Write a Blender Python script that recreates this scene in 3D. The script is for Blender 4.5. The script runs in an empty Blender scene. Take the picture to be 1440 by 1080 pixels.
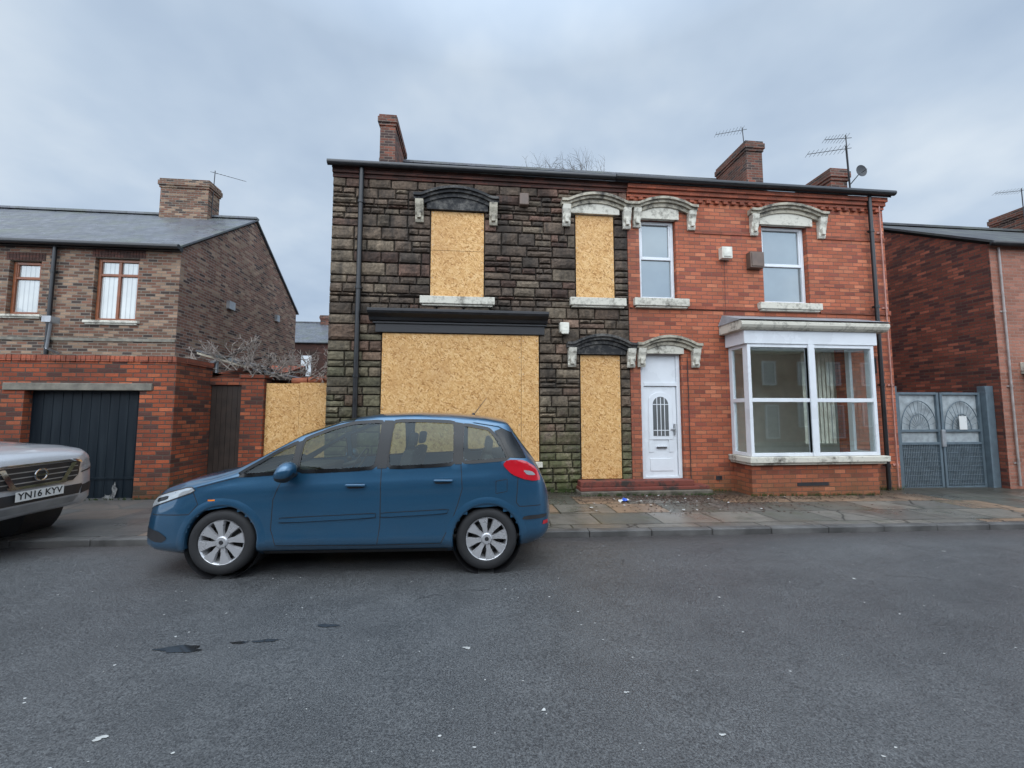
import bpy, bmesh, math, random
import numpy as np
from mathutils import Vector, Matrix, noise as mnoise
random.seed(7)
sc=bpy.context.scene
R=math.radians
# ------------------------------------------------------------------ helpers
def gz(x): return -0.012*max(-15,min(15,x))

class N:
    def __init__(s,name):
        s.m=bpy.data.materials.new(name); s.m.use_nodes=True
        s.t=s.m.node_tree; s.b=s.t.nodes['Principled BSDF']
        s._p=None
    def new(s,typ,**kw):
        n=s.t.nodes.new(typ)
        for k,v in kw.items(): setattr(n,k,v)
        return n
    def put(s,sock,val):
        if isinstance(val,bpy.types.NodeSocket): s.t.links.new(val,sock)
        elif isinstance(val,(tuple,list)):
            if len(val)==3 and sock.type=='RGBA': val=tuple(val)+(1,)
            sock.default_value=val
        else: sock.default_value=val
    def pos(s):
        if s._p is None: s._p=s.new('ShaderNodeNewGeometry').outputs['Position']
        return s._p
    def sep(s,v):
        n=s.new('ShaderNodeSeparateXYZ'); s.put(n.inputs[0],v); return n.outputs
    def comb(s,x,y,z=0.0):
        n=s.new('ShaderNodeCombineXYZ'); s.put(n.inputs[0],x);s.put(n.inputs[1],y);s.put(n.inputs[2],z); return n.outputs[0]
    def ma(s,op,a,b=0.0,c=None,clamp=False):
        n=s.new('ShaderNodeMath',operation=op,use_clamp=clamp); s.put(n.inputs[0],a); s.put(n.inputs[1],b)
        if c is not None: s.put(n.inputs[2],c)
        return n.outputs[0]
    def noise(s,sc_,det=4,rough=.55,vec=None,dist=0.0,out=0):
        n=s.new('ShaderNodeTexNoise'); s.put(n.inputs['Vector'],vec if vec is not None else s.pos())
        n.inputs['Scale'].default_value=sc_; n.inputs['Detail'].default_value=min(det,4); n.inputs['Roughness'].default_value=rough
        n.inputs['Distortion'].default_value=dist
        return n.outputs[out]
    def vor(s,sc_,vec=None,feature='F1',out='Distance',rnd=1.0):
        n=s.new('ShaderNodeTexVoronoi',feature=feature); s.put(n.inputs['Vector'],vec if vec is not None else s.pos())
        n.inputs['Scale'].default_value=sc_; n.inputs['Randomness'].default_value=rnd
        return n.outputs[out]
    def scale(s,v,sx,sy,sz,rot=(0,0,0)):
        n=s.new('ShaderNodeMapping'); s.put(n.inputs[0],v); n.inputs['Scale'].default_value=(sx,sy,sz); n.inputs['Rotation'].default_value=rot
        return n.outputs[0]
    def ramp(s,f,stops,interp='LINEAR'):
        n=s.new('ShaderNodeValToRGB'); s.put(n.inputs[0],f); cr=n.color_ramp; cr.interpolation=interp
        while len(cr.elements)<len(stops): cr.elements.new(.5)
        for e,(p,c) in zip(cr.elements,stops):
            e.position=p; e.color=(tuple(c)+(1,)) if isinstance(c,(tuple,list)) else (c,c,c,1)
        return n.outputs[0]
    def mix(s,f,a,b,mode='MIX'):
        n=s.new('ShaderNodeMix',data_type='RGBA',blend_type=mode); s.put(n.inputs[0],f); s.put(n.inputs[6],a); s.put(n.inputs[7],b)
        return n.outputs[2]
    def mr(s,v,a,b,c=0.0,d=1.0):
        n=s.new('ShaderNodeMapRange'); s.put(n.inputs[0],v)
        for i,q in enumerate((a,b,c,d)): s.put(n.inputs[i+1],q)
        return n.outputs[0]
    def bump(s,h,strength=.5,dist=.01):
        n=s.new('ShaderNodeBump'); s.put(n.inputs['Height'],h); n.inputs['Strength'].default_value=strength; n.inputs['Distance'].default_value=dist
        s.t.links.new(n.outputs[0],s.b.inputs['Normal'])
    def set(s,col=None,rough=None,metal=None,spec=None,coat=None):
        if col is not None: s.put(s.b.inputs['Base Color'],col)
        if rough is not None: s.put(s.b.inputs['Roughness'],rough)
        if metal is not None: s.put(s.b.inputs['Metallic'],metal)
        if spec is not None: s.put(s.b.inputs['Specular IOR Level'],spec)
        if coat is not None: s.b.inputs['Coat Weight'].default_value=coat; s.b.inputs['Coat Roughness'].default_value=.03
        return s.m

def plain(name,col,rough=.5,metal=0,var=.25,nscale=6,bump=.1,spec=None,coat=None,bscale=40):
    n=N(name)
    f=n.noise(nscale,4)
    c=n.mix(n.mr(f,.3,.7),tuple(x*(1-var) for x in col),tuple(min(1,x*(1+var)) for x in col))
    n.set(c,n.mr(f,.3,.7,max(0,rough-.08),min(1,rough+.08)),metal,spec,coat)
    if bump: n.bump(n.noise(bscale,3),bump,.004)
    return n.m

def brickmat(name,c1,c2,mortar,bw=.235,rh=.078,ms=.006,soot=(.03,.026,.022),sootamt=.5,rough=.85,moss=0.0,sootx=None,odd=None,odd2=None,oddt=.72):
    n=N(name); o=n.sep(n.pos())
    u=n.ma('ADD',o[0],o[1]); u=n.ma('ADD',u,n.ma('MULTIPLY',n.ma('SUBTRACT',n.noise(25,1),.5),.010))
    v=n.ma('ADD',o[2],n.ma('MULTIPLY',n.ma('SUBTRACT',n.noise(20,1),.5),.010))
    vec=n.comb(u,v)
    b=n.new('ShaderNodeTexBrick'); n.put(b.inputs['Vector'],vec)
    b.inputs['Scale'].default_value=1; b.inputs['Brick Width'].default_value=bw; b.inputs['Row Height'].default_value=rh
    b.inputs['Mortar Size'].default_value=ms; b.inputs['Mortar Smooth'].default_value=.3; b.inputs['Bias'].default_value=0
    n.put(b.inputs['Color1'],c1); n.put(b.inputs['Color2'],c2); n.put(b.inputs['Mortar'],mortar)
    col=b.outputs[0]
    row=n.ma('FLOOR',n.ma('DIVIDE',v,rh))
    off=n.ma('MULTIPLY',n.ma('SUBTRACT',1.0,n.ma('ABSOLUTE',n.ma('MODULO',row,2.0))),.5)
    cell=n.comb(n.ma('FLOOR',n.ma('ADD',n.ma('DIVIDE',u,bw),off)),row)
    wn=n.new('ShaderNodeTexWhiteNoise'); n.put(wn.inputs[0],cell)
    rnd=wn.outputs[0]; inb=n.ma('SUBTRACT',1.0,b.outputs['Fac'])
    if odd is not None: col=n.mix(n.ma('MULTIPLY',n.ma('GREATER_THAN',rnd,oddt),inb),col,odd)
    if odd2 is not None: col=n.mix(n.ma('MULTIPLY',n.ma('LESS_THAN',rnd,.12),inb),col,odd2)
    br=n.mr(n.sep(wn.outputs[1])[1],0,1,.78,1.18)
    col=n.mix(inb,col,n.mix(1.0,col,n.comb(br,br,br),'MULTIPLY'))
    col=n.mix(n.mr(n.noise(40,4),.25,.75),col,n.mix(1.0,col,(.68,.68,.68),'MULTIPLY'))
    big=n.noise(.9,4,.65)
    col=n.mix(n.ma('MULTIPLY',n.mr(big,.42,.72),sootamt,clamp=True),col,soot)
    streak=n.noise(1.0,4,.6,vec=n.scale(n.pos(),5,5,.35))
    col=n.mix(n.ma('MULTIPLY',n.mr(streak,.55,.8),sootamt*.7,clamp=True),col,soot)
    if sootx:
        x0,x1,a=sootx
        col=n.mix(n.ma('MULTIPLY',n.mr(n.ma('ADD',o[0],n.ma('MULTIPLY',big,.8)),x0,x1,1.0,0.0),a,clamp=True),col,soot)
    if moss:
        f=n.ma('MULTIPLY',n.mr(n.ma('ADD',o[2],n.ma('MULTIPLY',streak,.9)),.45,1.1,1.0,0.0),moss,clamp=True)
        col=n.mix(f,col,(.06,.07,.03))
    n.set(col,n.mr(big,.3,.7,rough-.12,min(1,rough+.08)),0,.3)
    h=n.ma('ADD',n.ma('MULTIPLY',b.outputs['Fac'],-1.0),n.ma('MULTIPLY',n.noise(45,3),.6))
    n.bump(h,.8,.010)
    return n.m

class MB:
    def __init__(s): s.v=[];s.f=[];s.m=[];s.c=None
    def box(s,x0,x1,y0,y1,z0,z1,m=0):
        b=len(s.v)
        s.v+=[(x0,y0,z0),(x1,y0,z0),(x1,y1,z0),(x0,y1,z0),(x0,y0,z1),(x1,y0,z1),(x1,y1,z1),(x0,y1,z1)]
        for q in ((0,3,2,1),(4,5,6,7),(0,1,5,4),(1,2,6,5),(2,3,7,6),(3,0,4,7)):
            s.f.append(tuple(b+i for i in q)); s.m.append(m)
    def poly(s,pts,m=0):
        b=len(s.v); s.v+=[tuple(p) for p in pts]; s.f.append(tuple(range(b,b+len(pts)))); s.m.append(m)
    def prism(s,pts,y0,y1,m=0):
        n=len(pts); b=len(s.v)
        s.v+=[(p[0],y0,p[1]) for p in pts]+[(p[0],y1,p[1]) for p in pts]
        s.f.append(tuple(range(b,b+n))); s.m.append(m)
        s.f.append(tuple(range(b+2*n-1,b+n-1,-1))); s.m.append(m)
        for i in range(n):
            j=(i+1)%n; s.f.append((b+j,b+i,b+n+i,b+n+j)); s.m.append(m)
    def prismx(s,pts,x0,x1,m=0):
        n=len(pts); b=len(s.v)
        s.v+=[(x0,p[0],p[1]) for p in pts]+[(x1,p[0],p[1]) for p in pts]
        s.f.append(tuple(range(b+n-1,b-1,-1))); s.m.append(m)
        s.f.append(tuple(range(b+n,b+2*n))); s.m.append(m)
        for i in range(n):
            j=(i+1)%n; s.f.append((b+i,b+j,b+n+j,b+n+i)); s.m.append(m)
    def cyl(s,p0,p1,r0,r1=None,n=10,m=0,caps=True):
        if r1 is None:r1=r0
        p0=Vector(p0);p1=Vector(p1);d=(p1-p0)
        if d.length<1e-6:return
        d.normalize(); a=d.orthogonal().normalized(); c=d.cross(a); b=len(s.v)
        for p,r in((p0,r0),(p1,r1)):
            for i in range(n):
                t=2*math.pi*i/n; s.v.append(tuple(p+a*r*math.cos(t)+c*r*math.sin(t)))
        for i in range(n):
            j=(i+1)%n; s.f.append((b+i,b+j,b+n+j,b+n+i)); s.m.append(m)
        if caps:
            s.f.append(tuple(range(b+n-1,b-1,-1))); s.m.append(m); s.f.append(tuple(range(b+n,b+2*n))); s.m.append(m)
    def lathe(s,prof,c,n=40,m=0,sy=1):
        b=len(s.v);k=len(prof)
        for i in range(n):
            t=2*math.pi*i/n
            for r,y in prof: s.v.append((c[0]+r*math.cos(t),c[1]+sy*y,c[2]+r*math.sin(t)))
        for i in range(n):
            j=(i+1)%n
            for q in range(k-1): s.f.append((b+i*k+q,b+j*k+q,b+j*k+q+1,b+i*k+q+1)); s.m.append(m)
    def obj(s,name,mats,parent=None,smooth=False,bevel=0,fixn=False,col=None,angle=None):
        me=bpy.data.meshes.new(name); me.from_pydata(s.v,[],s.f)
        for mm in (mats if isinstance(mats,(list,tuple)) else [mats]): me.materials.append(mm)
        me.polygons.foreach_set('material_index',s.m)
        if fixn:
            bm=bmesh.new(); bm.from_mesh(me); bmesh.ops.recalc_face_normals(bm,faces=bm.faces); bm.to_mesh(me); bm.free()
        if smooth: me.polygons.foreach_set('use_smooth',[True]*len(me.polygons))
        if col:
            a=me.color_attributes.new('Col','FLOAT_COLOR','CORNER')
            i=0
            for p,cc in zip(me.polygons,col):
                for _ in p.loop_indices: a.data[i].color=(*cc,1); i+=1
        me.update()
        o=bpy.data.objects.new(name,me); sc.collection.objects.link(o)
        if parent: o.parent=parent
        if bevel:
            b=o.modifiers.new('b','BEVEL'); b.width=bevel; b.segments=2; b.limit_method='ANGLE'; b.angle_limit=R(40)
        if smooth and angle:
            try: me.set_sharp_from_angle(angle=R(angle))
            except Exception: pass
        return o
def empty(name,loc=(0,0,0)):
    e=bpy.data.objects.new(name,None); e.location=loc; sc.collection.objects.link(e); return e

# ------------------------------------------------------------------ materials
M={}
M['red']=brickmat('red_brick',(.50,.145,.07),(.41,.108,.054),(.20,.10,.07),bw=.25,rh=.088,ms=.0085,sootamt=.18,rough=.75,moss=.45,sootx=(3.6,4.6,.45),soot=(.16,.065,.042),odd=(.55,.18,.09),odd2=(.30,.08,.048),oddt=.86)
M['redband']=brickmat('red_brick_band',(.42,.11,.055),(.32,.085,.048),(.2,.09,.06),sootamt=.5,rough=.8)
M['redbrown']=brickmat('soot_brick',(.14,.05,.035),(.08,.035,.028),(.05,.04,.035),sootamt=.7)
M['oldbrick']=brickmat('old_brick',(.24,.11,.07),(.13,.075,.05),(.24,.21,.17),sootamt=.22,odd=(.34,.22,.145),odd2=(.07,.048,.04),ms=.010)
M['gablebrick']=brickmat('gable_brick',(.30,.145,.10),(.20,.10,.07),(.32,.27,.23),sootamt=.25,odd=(.38,.25,.17),odd2=(.09,.055,.048),ms=.010)
M['garbrick']=brickmat('garage_brick',(.38,.085,.032),(.25,.058,.028),(.09,.07,.055),sootamt=.65,moss=.5,ms=.010,odd=(.10,.04,.03),odd2=(.45,.12,.05),soot=(.06,.032,.024),oddt=.8)
M['rgable']=brickmat('alley_brick',(.25,.07,.042),(.17,.048,.032),(.10,.07,.055),sootamt=.4,odd=(.10,.035,.03),odd2=(.33,.10,.06),ms=.009)
M['pinkbrick']=brickmat('pink_brick',(.40,.17,.115),(.33,.135,.09),(.32,.22,.17),sootamt=.15,ms=.008)
M['chim']=brickmat('chimney_brick',(.27,.085,.05),(.15,.06,.042),(.20,.15,.12),sootamt=.5,ms=.012,odd=(.07,.04,.035))
M['black']=plain('black_paint',(.018,.018,.02),.5,var=.35,bump=.3)
M['pipe']=plain('black_pipe',(.012,.012,.013),.35,bump=.05)
M['white']=plain('white_upvc',(.66,.68,.70),.3,var=.06,bump=.03,nscale=2)
M['brownframe']=plain('brown_frame',(.20,.06,.02),.4,bump=.05)
M['concrete']=plain('concrete',(.17,.155,.125),.85,var=.4,bump=.5)
M['darkwood']=plain('dark_wood',(.028,.018,.013),.7,var=.4,bump=.4)
n=N('garage_paint'); st=n.noise(1,4,.7,vec=n.scale(n.pos(),14,14,.8))
n.set(n.mix(n.mr(st,.48,.8),(.004,.009,.014),(.014,.022,.028)),n.mr(st,.3,.7,.4,.65),0,.3); n.bump(st,.15,.004); M['bluedoor']=n.m
M['gatemetal']=plain('gate_metal',(.085,.115,.135),.5,var=.2,bump=.1)
M['gatelight']=plain('gate_panel',(.28,.31,.32),.6,var=.3,bump=.2)
M['galv']=plain('galvanised',(.35,.36,.37),.4,.7,var=.2,bump=.1)
M['boxwhite']=plain('box_white',(.6,.58,.5),.5,bump=.05)
M['boxbrown']=plain('box_brown',(.12,.08,.06),.5,bump=.05)
M['lead']=plain('lead',(.22,.23,.24),.5,var=.25,bump=.3)
def wstone(name,light,dark,lo,hi):
    n=N(name); f=n.mr(n.ma('ADD',n.ma('MULTIPLY',n.noise(2.5,4,.7),.6),n.ma('MULTIPLY',n.noise(14,4,.7),.4)),lo,hi)
    c=n.mix(f,light,dark); n.set(c,.75,0,.3); n.bump(n.noise(30,3),.35,.008); return n.m
M['stonewhite']=wstone('painted_stone',(.56,.53,.45),(.08,.07,.055),.49,.66)
M['stoneblack']=wstone('sooty_painted_stone',(.022,.022,.023),(.15,.14,.125),.47,.64)
M['stonegrey']=wstone('peeling_stone',(.40,.36,.28),(.05,.045,.04),.45,.62)
def slate(name,c1,c2,rough=.35):
    n=N(name); o=n.sep(n.pos()); 
    b=n.new('ShaderNodeTexBrick'); n.put(b.inputs['Vector'],n.comb(o[0],n.ma('MULTIPLY',o[2],1.6)))
    b.inputs['Scale'].default_value=1; b.inputs['Brick Width'].default_value=.28; b.inputs['Row Height'].default_value=.24; b.inputs['Mortar Size'].default_value=.006
    n.put(b.inputs['Color1'],c1); n.put(b.inputs['Color2'],c2); n.put(b.inputs['Mortar'],(.015,.015,.017))
    c=n.mix(n.mr(n.noise(1.5,4,.6),.45,.75),b.outputs[0],(.09,.10,.08))
    n.set(c,n.mr(n.noise(6,3),.3,.7,rough-.1,rough+.2),0,.5)
    n.bump(n.ma('ADD',n.ma('MULTIPLY',b.outputs['Fac'],-1),n.ma('MULTIPLY',n.noise(30,3),.3)),.5,.01); return n.m
M['slate']=slate('slate_roof',(.065,.07,.085),(.11,.115,.13))
M['tile']=slate('dark_tiles',(.025,.025,.028),(.04,.04,.045),.6)
n=N('rock_faced_stone'); a=n.new('ShaderNodeAttribute'); a.attribute_name='Col'; o=n.sep(n.pos())
c=n.mix(n.mr(n.noise(18,4,.7),.35,.65),a.outputs[0],n.mix(1.0,a.outputs[0],(.45,.45,.45),'MULTIPLY'))
sn=n.noise(1.1,4,.65); c=n.mix(n.ma('MULTIPLY',n.mr(sn,.47,.68),.72),c,(.020,.018,.016))
stv=n.noise(1,4,.65,vec=n.scale(n.pos(),4,4,.4)); c=n.mix(n.ma('MULTIPLY',n.mr(stv,.49,.68),.68),c,(.018,.016,.014))
ms_=n.noise(5,4,.7); gr=n.ma('MULTIPLY',n.mr(n.ma('ADD',o[2],n.ma('MULTIPLY',ms_,2.0)),1.2,3.2,1.0,0.0),.75,clamp=True)
c=n.mix(n.ma('MULTIPLY',gr,n.mr(ms_,.38,.58)),c,(.075,.088,.025))
n.set(c,n.mr(sn,.3,.7,.65,.9),0,.3); n.bump(n.ma('ADD',n.noise(28,4,.7),n.ma('MULTIPLY',n.noise(80,2),.4)),.9,.014); M['rock']=n.m
# osb
n=N('osb_board'); o=n.sep(n.pos()); base=n.comb(n.ma('ADD',o[0],n.ma('MULTIPLY',o[1],.7)),o[2],0)
base=n.mix(.02,base,n.noise(9,2,out=1))
layers=[]
for k,(rt,sx,sy) in enumerate([(0.2,14,44),(1.25,15,46),(2.2,13,42),(.75,16,48)]):
    vv=n.new('ShaderNodeMapping'); n.put(vv.inputs[0],base); vv.inputs['Rotation'].default_value=(0,0,rt); vv.inputs['Location'].default_value=(k*3.1,k*1.7,0)
    vv2=n.scale(vv.outputs[0],sx,sy,1)
    vn=n.new('ShaderNodeTexVoronoi'); n.put(vn.inputs['Vector'],vv2); vn.inputs['Scale'].default_value=1
    layers.append((n.sep(vn.outputs['Color'])))
v01=n.mix(n.ma('GREATER_THAN',layers[0][1],.5),n.comb(layers[0][0],layers[0][0],layers[0][0]),n.comb(layers[1][0],layers[1][0],layers[1][0]))
v23=n.mix(n.ma('GREATER_THAN',layers[2][1],.5),n.comb(layers[2][0],layers[2][0],layers[2][0]),n.comb(layers[3][0],layers[3][0],layers[3][0]))
val=n.mix(n.ma('GREATER_THAN',layers[3][2],.5),v01,v23)
c=n.ramp(val,[(0,(.30,.135,.035)),(.18,(.50,.265,.09)),(.6,(.61,.36,.14)),(1,(.70,.46,.22))])
c=n.mix(n.ma('MULTIPLY',n.mr(n.noise(1.2,4,.6),.45,.78),.5),c,(.40,.21,.08))
n.set(c,.65,0,.3); n.bump(val,.25,.003); M['osb']=n.m
# asphalt
n=N('asphalt'); o=n.sep(n.pos())
big=n.noise(.35,4,.6,vec=n.scale(n.pos(),.6,1.4,1)); med=n.noise(2.2,4,.65)
c=n.mix(n.mr(med,.3,.7),(.066,.068,.070),(.088,.090,.092))
c=n.mix(n.mr(big,.35,.65),n.mix(1.0,c,(.84,.84,.85),'MULTIPLY'),n.mix(1.0,c,(1.15,1.15,1.15),'MULTIPLY'))
g1=n.noise(95,3,.75)
c=n.mix(n.mr(g1,.38,.66),n.mix(1.0,c,(.42,.42,.43),'MULTIPLY'),n.mix(1.0,c,(1.75,1.75,1.7),'MULTIPLY'))
g2=n.noise(28,3,.7); c=n.mix(n.mr(g2,.35,.65),n.mix(1.0,c,(.86,.86,.86),'MULTIPLY'),n.mix(1.0,c,(1.12,1.12,1.12),'MULTIPLY'))
vc=n.vor(.55,vec=n.mix(.22,n.pos(),n.noise(2.5,4,out=1)),feature='DISTANCE_TO_EDGE')
crk=n.ma('MULTIPLY',n.ma('LESS_THAN',vc,.005),n.ma('GREATER_THAN',n.noise(.5,2),.53))
c=n.mix(n.ma('MULTIPLY',crk,.5),c,(.02,.02,.022))
sp=n.vor(7.0); spk=n.ma('MULTIPLY',n.ma('LESS_THAN',sp,.04),n.ma('GREATER_THAN',med,.52))
c=n.mix(spk,c,(.24,.24,.23))
gut=n.ma('MULTIPLY',n.mr(n.ma('ADD',o[1],n.ma('MULTIPLY',med,.5)),5.15,5.7),.55,clamp=True)
c=n.mix(gut,c,(.045,.030,.024))
wet=n.mr(n.noise(.8,4,.65,vec=n.scale(n.pos(),.5,1.3,1)),.48,.66)
c=n.mix(n.ma('MULTIPLY',wet,.18),c,n.mix(1.0,c,(.5,.5,.52),'MULTIPLY'))
r=n.ma('SUBTRACT',n.mr(n.ma('ADD',n.ma('MULTIPLY',big,.6),n.ma('MULTIPLY',g2,.4)),.35,.65,.32,.52),n.ma('MULTIPLY',wet,.10))
n.set(c,r,0,.55); n.bump(n.ma('ADD',g1,n.ma('MULTIPLY',g2,.5)),.8,.008); M['asphalt']=n.m
# pavement
n=N('paving_flags'); o=n.sep(n.pos()); wv=n.noise(2,2,out=1); 
vec=n.mix(.03,n.pos(),wv); vs=n.sep(vec)
b=n.new('ShaderNodeTexBrick'); n.put(b.inputs['Vector'],vec); b.inputs['Scale'].default_value=1
b.inputs['Brick Width'].default_value=.92; b.inputs['Row Height'].default_value=.62; b.inputs['Mortar Size'].default_value=.012
n.put(b.inputs['Color1'],(.13,.12,.105)); n.put(b.inputs['Color2'],(.20,.18,.15)); n.put(b.inputs['Mortar'],(.025,.027,.018))
row=n.ma('FLOOR',n.ma('DIVIDE',vs[1],.62)); off=n.ma('MULTIPLY',n.ma('SUBTRACT',1.0,n.ma('ABSOLUTE',n.ma('MODULO',row,2.0))),.5)
wn=n.new('ShaderNodeTexWhiteNoise'); n.put(wn.inputs[0],n.comb(n.ma('FLOOR',n.ma('ADD',n.ma('DIVIDE',vs[0],.92),off)),row))
inb=n.ma('SUBTRACT',1.0,b.outputs['Fac'])
c=n.mix(n.ma('MULTIPLY',n.ma('MULTIPLY',n.ma('GREATER_THAN',wn.outputs[0],.80),.75),inb),b.outputs[0],(.30,.19,.115))
c=n.mix(n.ma('MULTIPLY',n.ma('MULTIPLY',n.ma('LESS_THAN',wn.outputs[0],.2),.6),inb),c,(.075,.08,.065))
c=n.mix(n.ma('MULTIPLY',n.mr(n.noise(1.4,4,.65),.47,.68),.6),c,(.06,.054,.046))
c=n.mix(n.ma('MULTIPLY',n.mr(n.noise(2.7,4,.7),.55,.72),.6),c,(.065,.075,.04))
pc=n.vor(1.1,vec=n.mix(.15,n.pos(),n.noise(3,3,out=1)),feature='DISTANCE_TO_EDGE')
c=n.mix(n.ma('MULTIPLY',n.ma('MULTIPLY',n.ma('LESS_THAN',pc,.012),n.ma('GREATER_THAN',wn.outputs[0],.45)),.85),c,(.02,.02,.015))
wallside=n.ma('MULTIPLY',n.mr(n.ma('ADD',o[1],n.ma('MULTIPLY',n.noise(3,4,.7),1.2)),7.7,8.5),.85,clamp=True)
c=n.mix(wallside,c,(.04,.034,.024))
c=n.mix(n.ma('MULTIPLY',n.mr(o[0],-4.5,-3.2,1.0,0.0),.7,clamp=True),c,(.085,.085,.085))
c=n.mix(n.mr(n.noise(60,3),.3,.75),c,n.mix(1.0,c,(.7,.7,.7),'MULTIPLY'))
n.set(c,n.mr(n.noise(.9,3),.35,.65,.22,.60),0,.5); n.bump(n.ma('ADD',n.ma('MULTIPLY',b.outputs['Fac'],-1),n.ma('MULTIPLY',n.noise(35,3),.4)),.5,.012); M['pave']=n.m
M['kerb']=plain('kerb_stone',(.085,.082,.078),.55,var=.45,nscale=2.5,bump=.4)
M['ground']=plain('ground_soil',(.06,.055,.045),.9,var=.4,bump=.5)
def hglass(name,col,fac=.4,blind=False):
    n=N(name); g=n.new('ShaderNodeBsdfGlossy'); g.inputs['Roughness'].default_value=.015; g.inputs['Color'].default_value=(.80,.86,.88,1)
    c=n.mix(n.mr(n.noise(1.2,3),.3,.7),tuple(x*.6 for x in col),col)
    if blind: c=n.mix(n.mr(n.ma('FRACT',n.ma('MULTIPLY',n.sep(n.pos())[0],9.0)),.0,.35),(.10,.10,.10),c)
    n.set(c,.4)
    mx=n.new('ShaderNodeMixShader'); mx.inputs[0].default_value=fac
    n.t.links.new(n.b.outputs[0],mx.inputs[1]); n.t.links.new(g.outputs[0],mx.inputs[2])
    n.t.links.new(mx.outputs[0],n.t.nodes['Material Output'].inputs[0]); return n.m
M['glass']=hglass('window_glass',(.10,.12,.12),.20)
M['glassblind']=hglass('window_blind_glass',(.42,.42,.40),.14,True)
def cglass(name,tint,f0=.05,gc=(.9,.95,1)):
    n=N(name); t=n.new('ShaderNodeBsdfTransparent'); t.inputs[0].default_value=(*tint,1)
    g=n.new('ShaderNodeBsdfGlossy'); g.inputs['Roughness'].default_value=.01; g.inputs['Color'].default_value=(*gc,1)
    lw=n.new('ShaderNodeLayerWeight'); lw.inputs[0].default_value=.5
    f=n.ma('ADD',n.ma('MULTIPLY',n.ma('POWER',lw.outputs[1],5.0),1-f0),f0,clamp=True)
    mx=n.new('ShaderNodeMixShader'); n.put(mx.inputs[0],f)
    n.t.links.new(t.outputs[0],mx.inputs[1]); n.t.links.new(g.outputs[0],mx.inputs[2]); n.t.links.new(mx.outputs[0],n.t.nodes['Material Output'].inputs[0]); return n.m
M['carglass']=cglass('car_glass',(.52,.60,.54),.030,(.8,.9,.95))
M['bayglass']=cglass('bay_glass',(.80,.85,.84),.20)
def carpaint(name,col,metal=.6):
    n=N(name); f=n.noise(400,1)
    c=n.mix(n.mr(f,.4,.6),tuple(x*.85 for x in col),tuple(x*1.15 for x in col))
    dirt=n.ma('MULTIPLY',n.mr(n.ma('ADD',n.sep(n.pos())[2],n.ma('MULTIPLY',n.noise(3,4),.3)),.3,.65,1.0,0.0),.35,clamp=True)
    c=n.mix(dirt,c,(.06,.06,.06))
    n.set(c,n.ma('ADD',n.ma('MULTIPLY',dirt,.6),.32),metal,.5,1.0); n.b.inputs['Coat Roughness'].default_value=.04; return n.m
M['blue']=carpaint('blue_car_paint',(.017,.083,.160),.5)
M['silver']=carpaint('silver_car_paint',(.45,.46,.48),.3)
M['tyre']=plain('tyre_rubber',(.015,.015,.016),.75,bump=.2)
M['plastic']=plain('black_plastic',(.02,.02,.022),.5,bump=.1)
M['gloss']=plain('gloss_black',(.008,.009,.01),.15,bump=0,spec=.3)
M['alloy']=plain('alloy_rim',(.46,.46,.47),.3,.5,var=.08,bump=0)
M['chrome']=plain('chrome',(.75,.75,.76),.1,1,var=.03,bump=0)
M['brake']=plain('brake_disc',(.06,.06,.06),.5,.3,bump=0)
M['seat']=plain('seat_cloth',(.05,.05,.055),.9,bump=.1)
M['lamp']=hglass('headlamp_lens',(.42,.44,.45),.2)
M['redlamp']=plain('tail_lamp',(.45,.008,.018),.12,bump=0,var=.1,coat=1)
M['orange']=plain('indicator',(.7,.2,.03),.2,bump=0)
M['plate']=plain('plate_white',(.6,.6,.58),.3,bump=0,var=.03)
M['terracotta']=plain('terracotta',(.42,.13,.06),.7,bump=.2)
M['bark']=plain('bark',(.08,.068,.06),.9,bump=0)
M['drybark']=plain('dry_twigs',(.26,.22,.19),.9,bump=0)

# ------------------------------------------------------------------ ground
XS=[-220,-60,-15,15,60,220]
def sheet(name,y0,y1,dz,mat,xs=XS,parent=None):
    mb=MB()
    for a,b in zip(xs[:-1],xs[1:]):
        mb.poly([(a,y0,gz(a)+dz),(b,y0,gz(b)+dz),(b,y1,gz(b)+dz),(a,y1,gz(a)+dz)])
    return mb.obj(name,mat,parent)
sheet('ground',-250,400,-.03,M['ground'])
sheet('road',-5.0,5.43,0,M['asphalt'])
KY=5.42
mb=MB()
def slab(mb,x0,x1,y0,y1,d0,d1,m=0):
    z=[(gz(x0)+d0),(gz(x1)+d0),(gz(x1)+d1),(gz(x0)+d1)]
    mb.prism([(x0,z[0]),(x1,z[1]),(x1,z[2]),(x0,z[3])],y0,y1,m)
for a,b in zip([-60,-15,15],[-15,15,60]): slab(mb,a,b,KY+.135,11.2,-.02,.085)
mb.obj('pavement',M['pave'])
mb=MB(); x=-20
while x<24:
    w=.9; slab(mb,x+.004,x+w-.004,KY+random.uniform(-.006,.006),KY+.132,-.03,.088+random.uniform(-.004,.004)); x+=w
mb.obj('kerb',M['kerb'],bevel=.014)
mb=MB()
for a,b in zip([-60,-15,15],[-15,15,60]): slab(mb,a,b,-7.6,-5.0,-.02,.09)
mb.obj('pavement',M['pave'])

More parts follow.
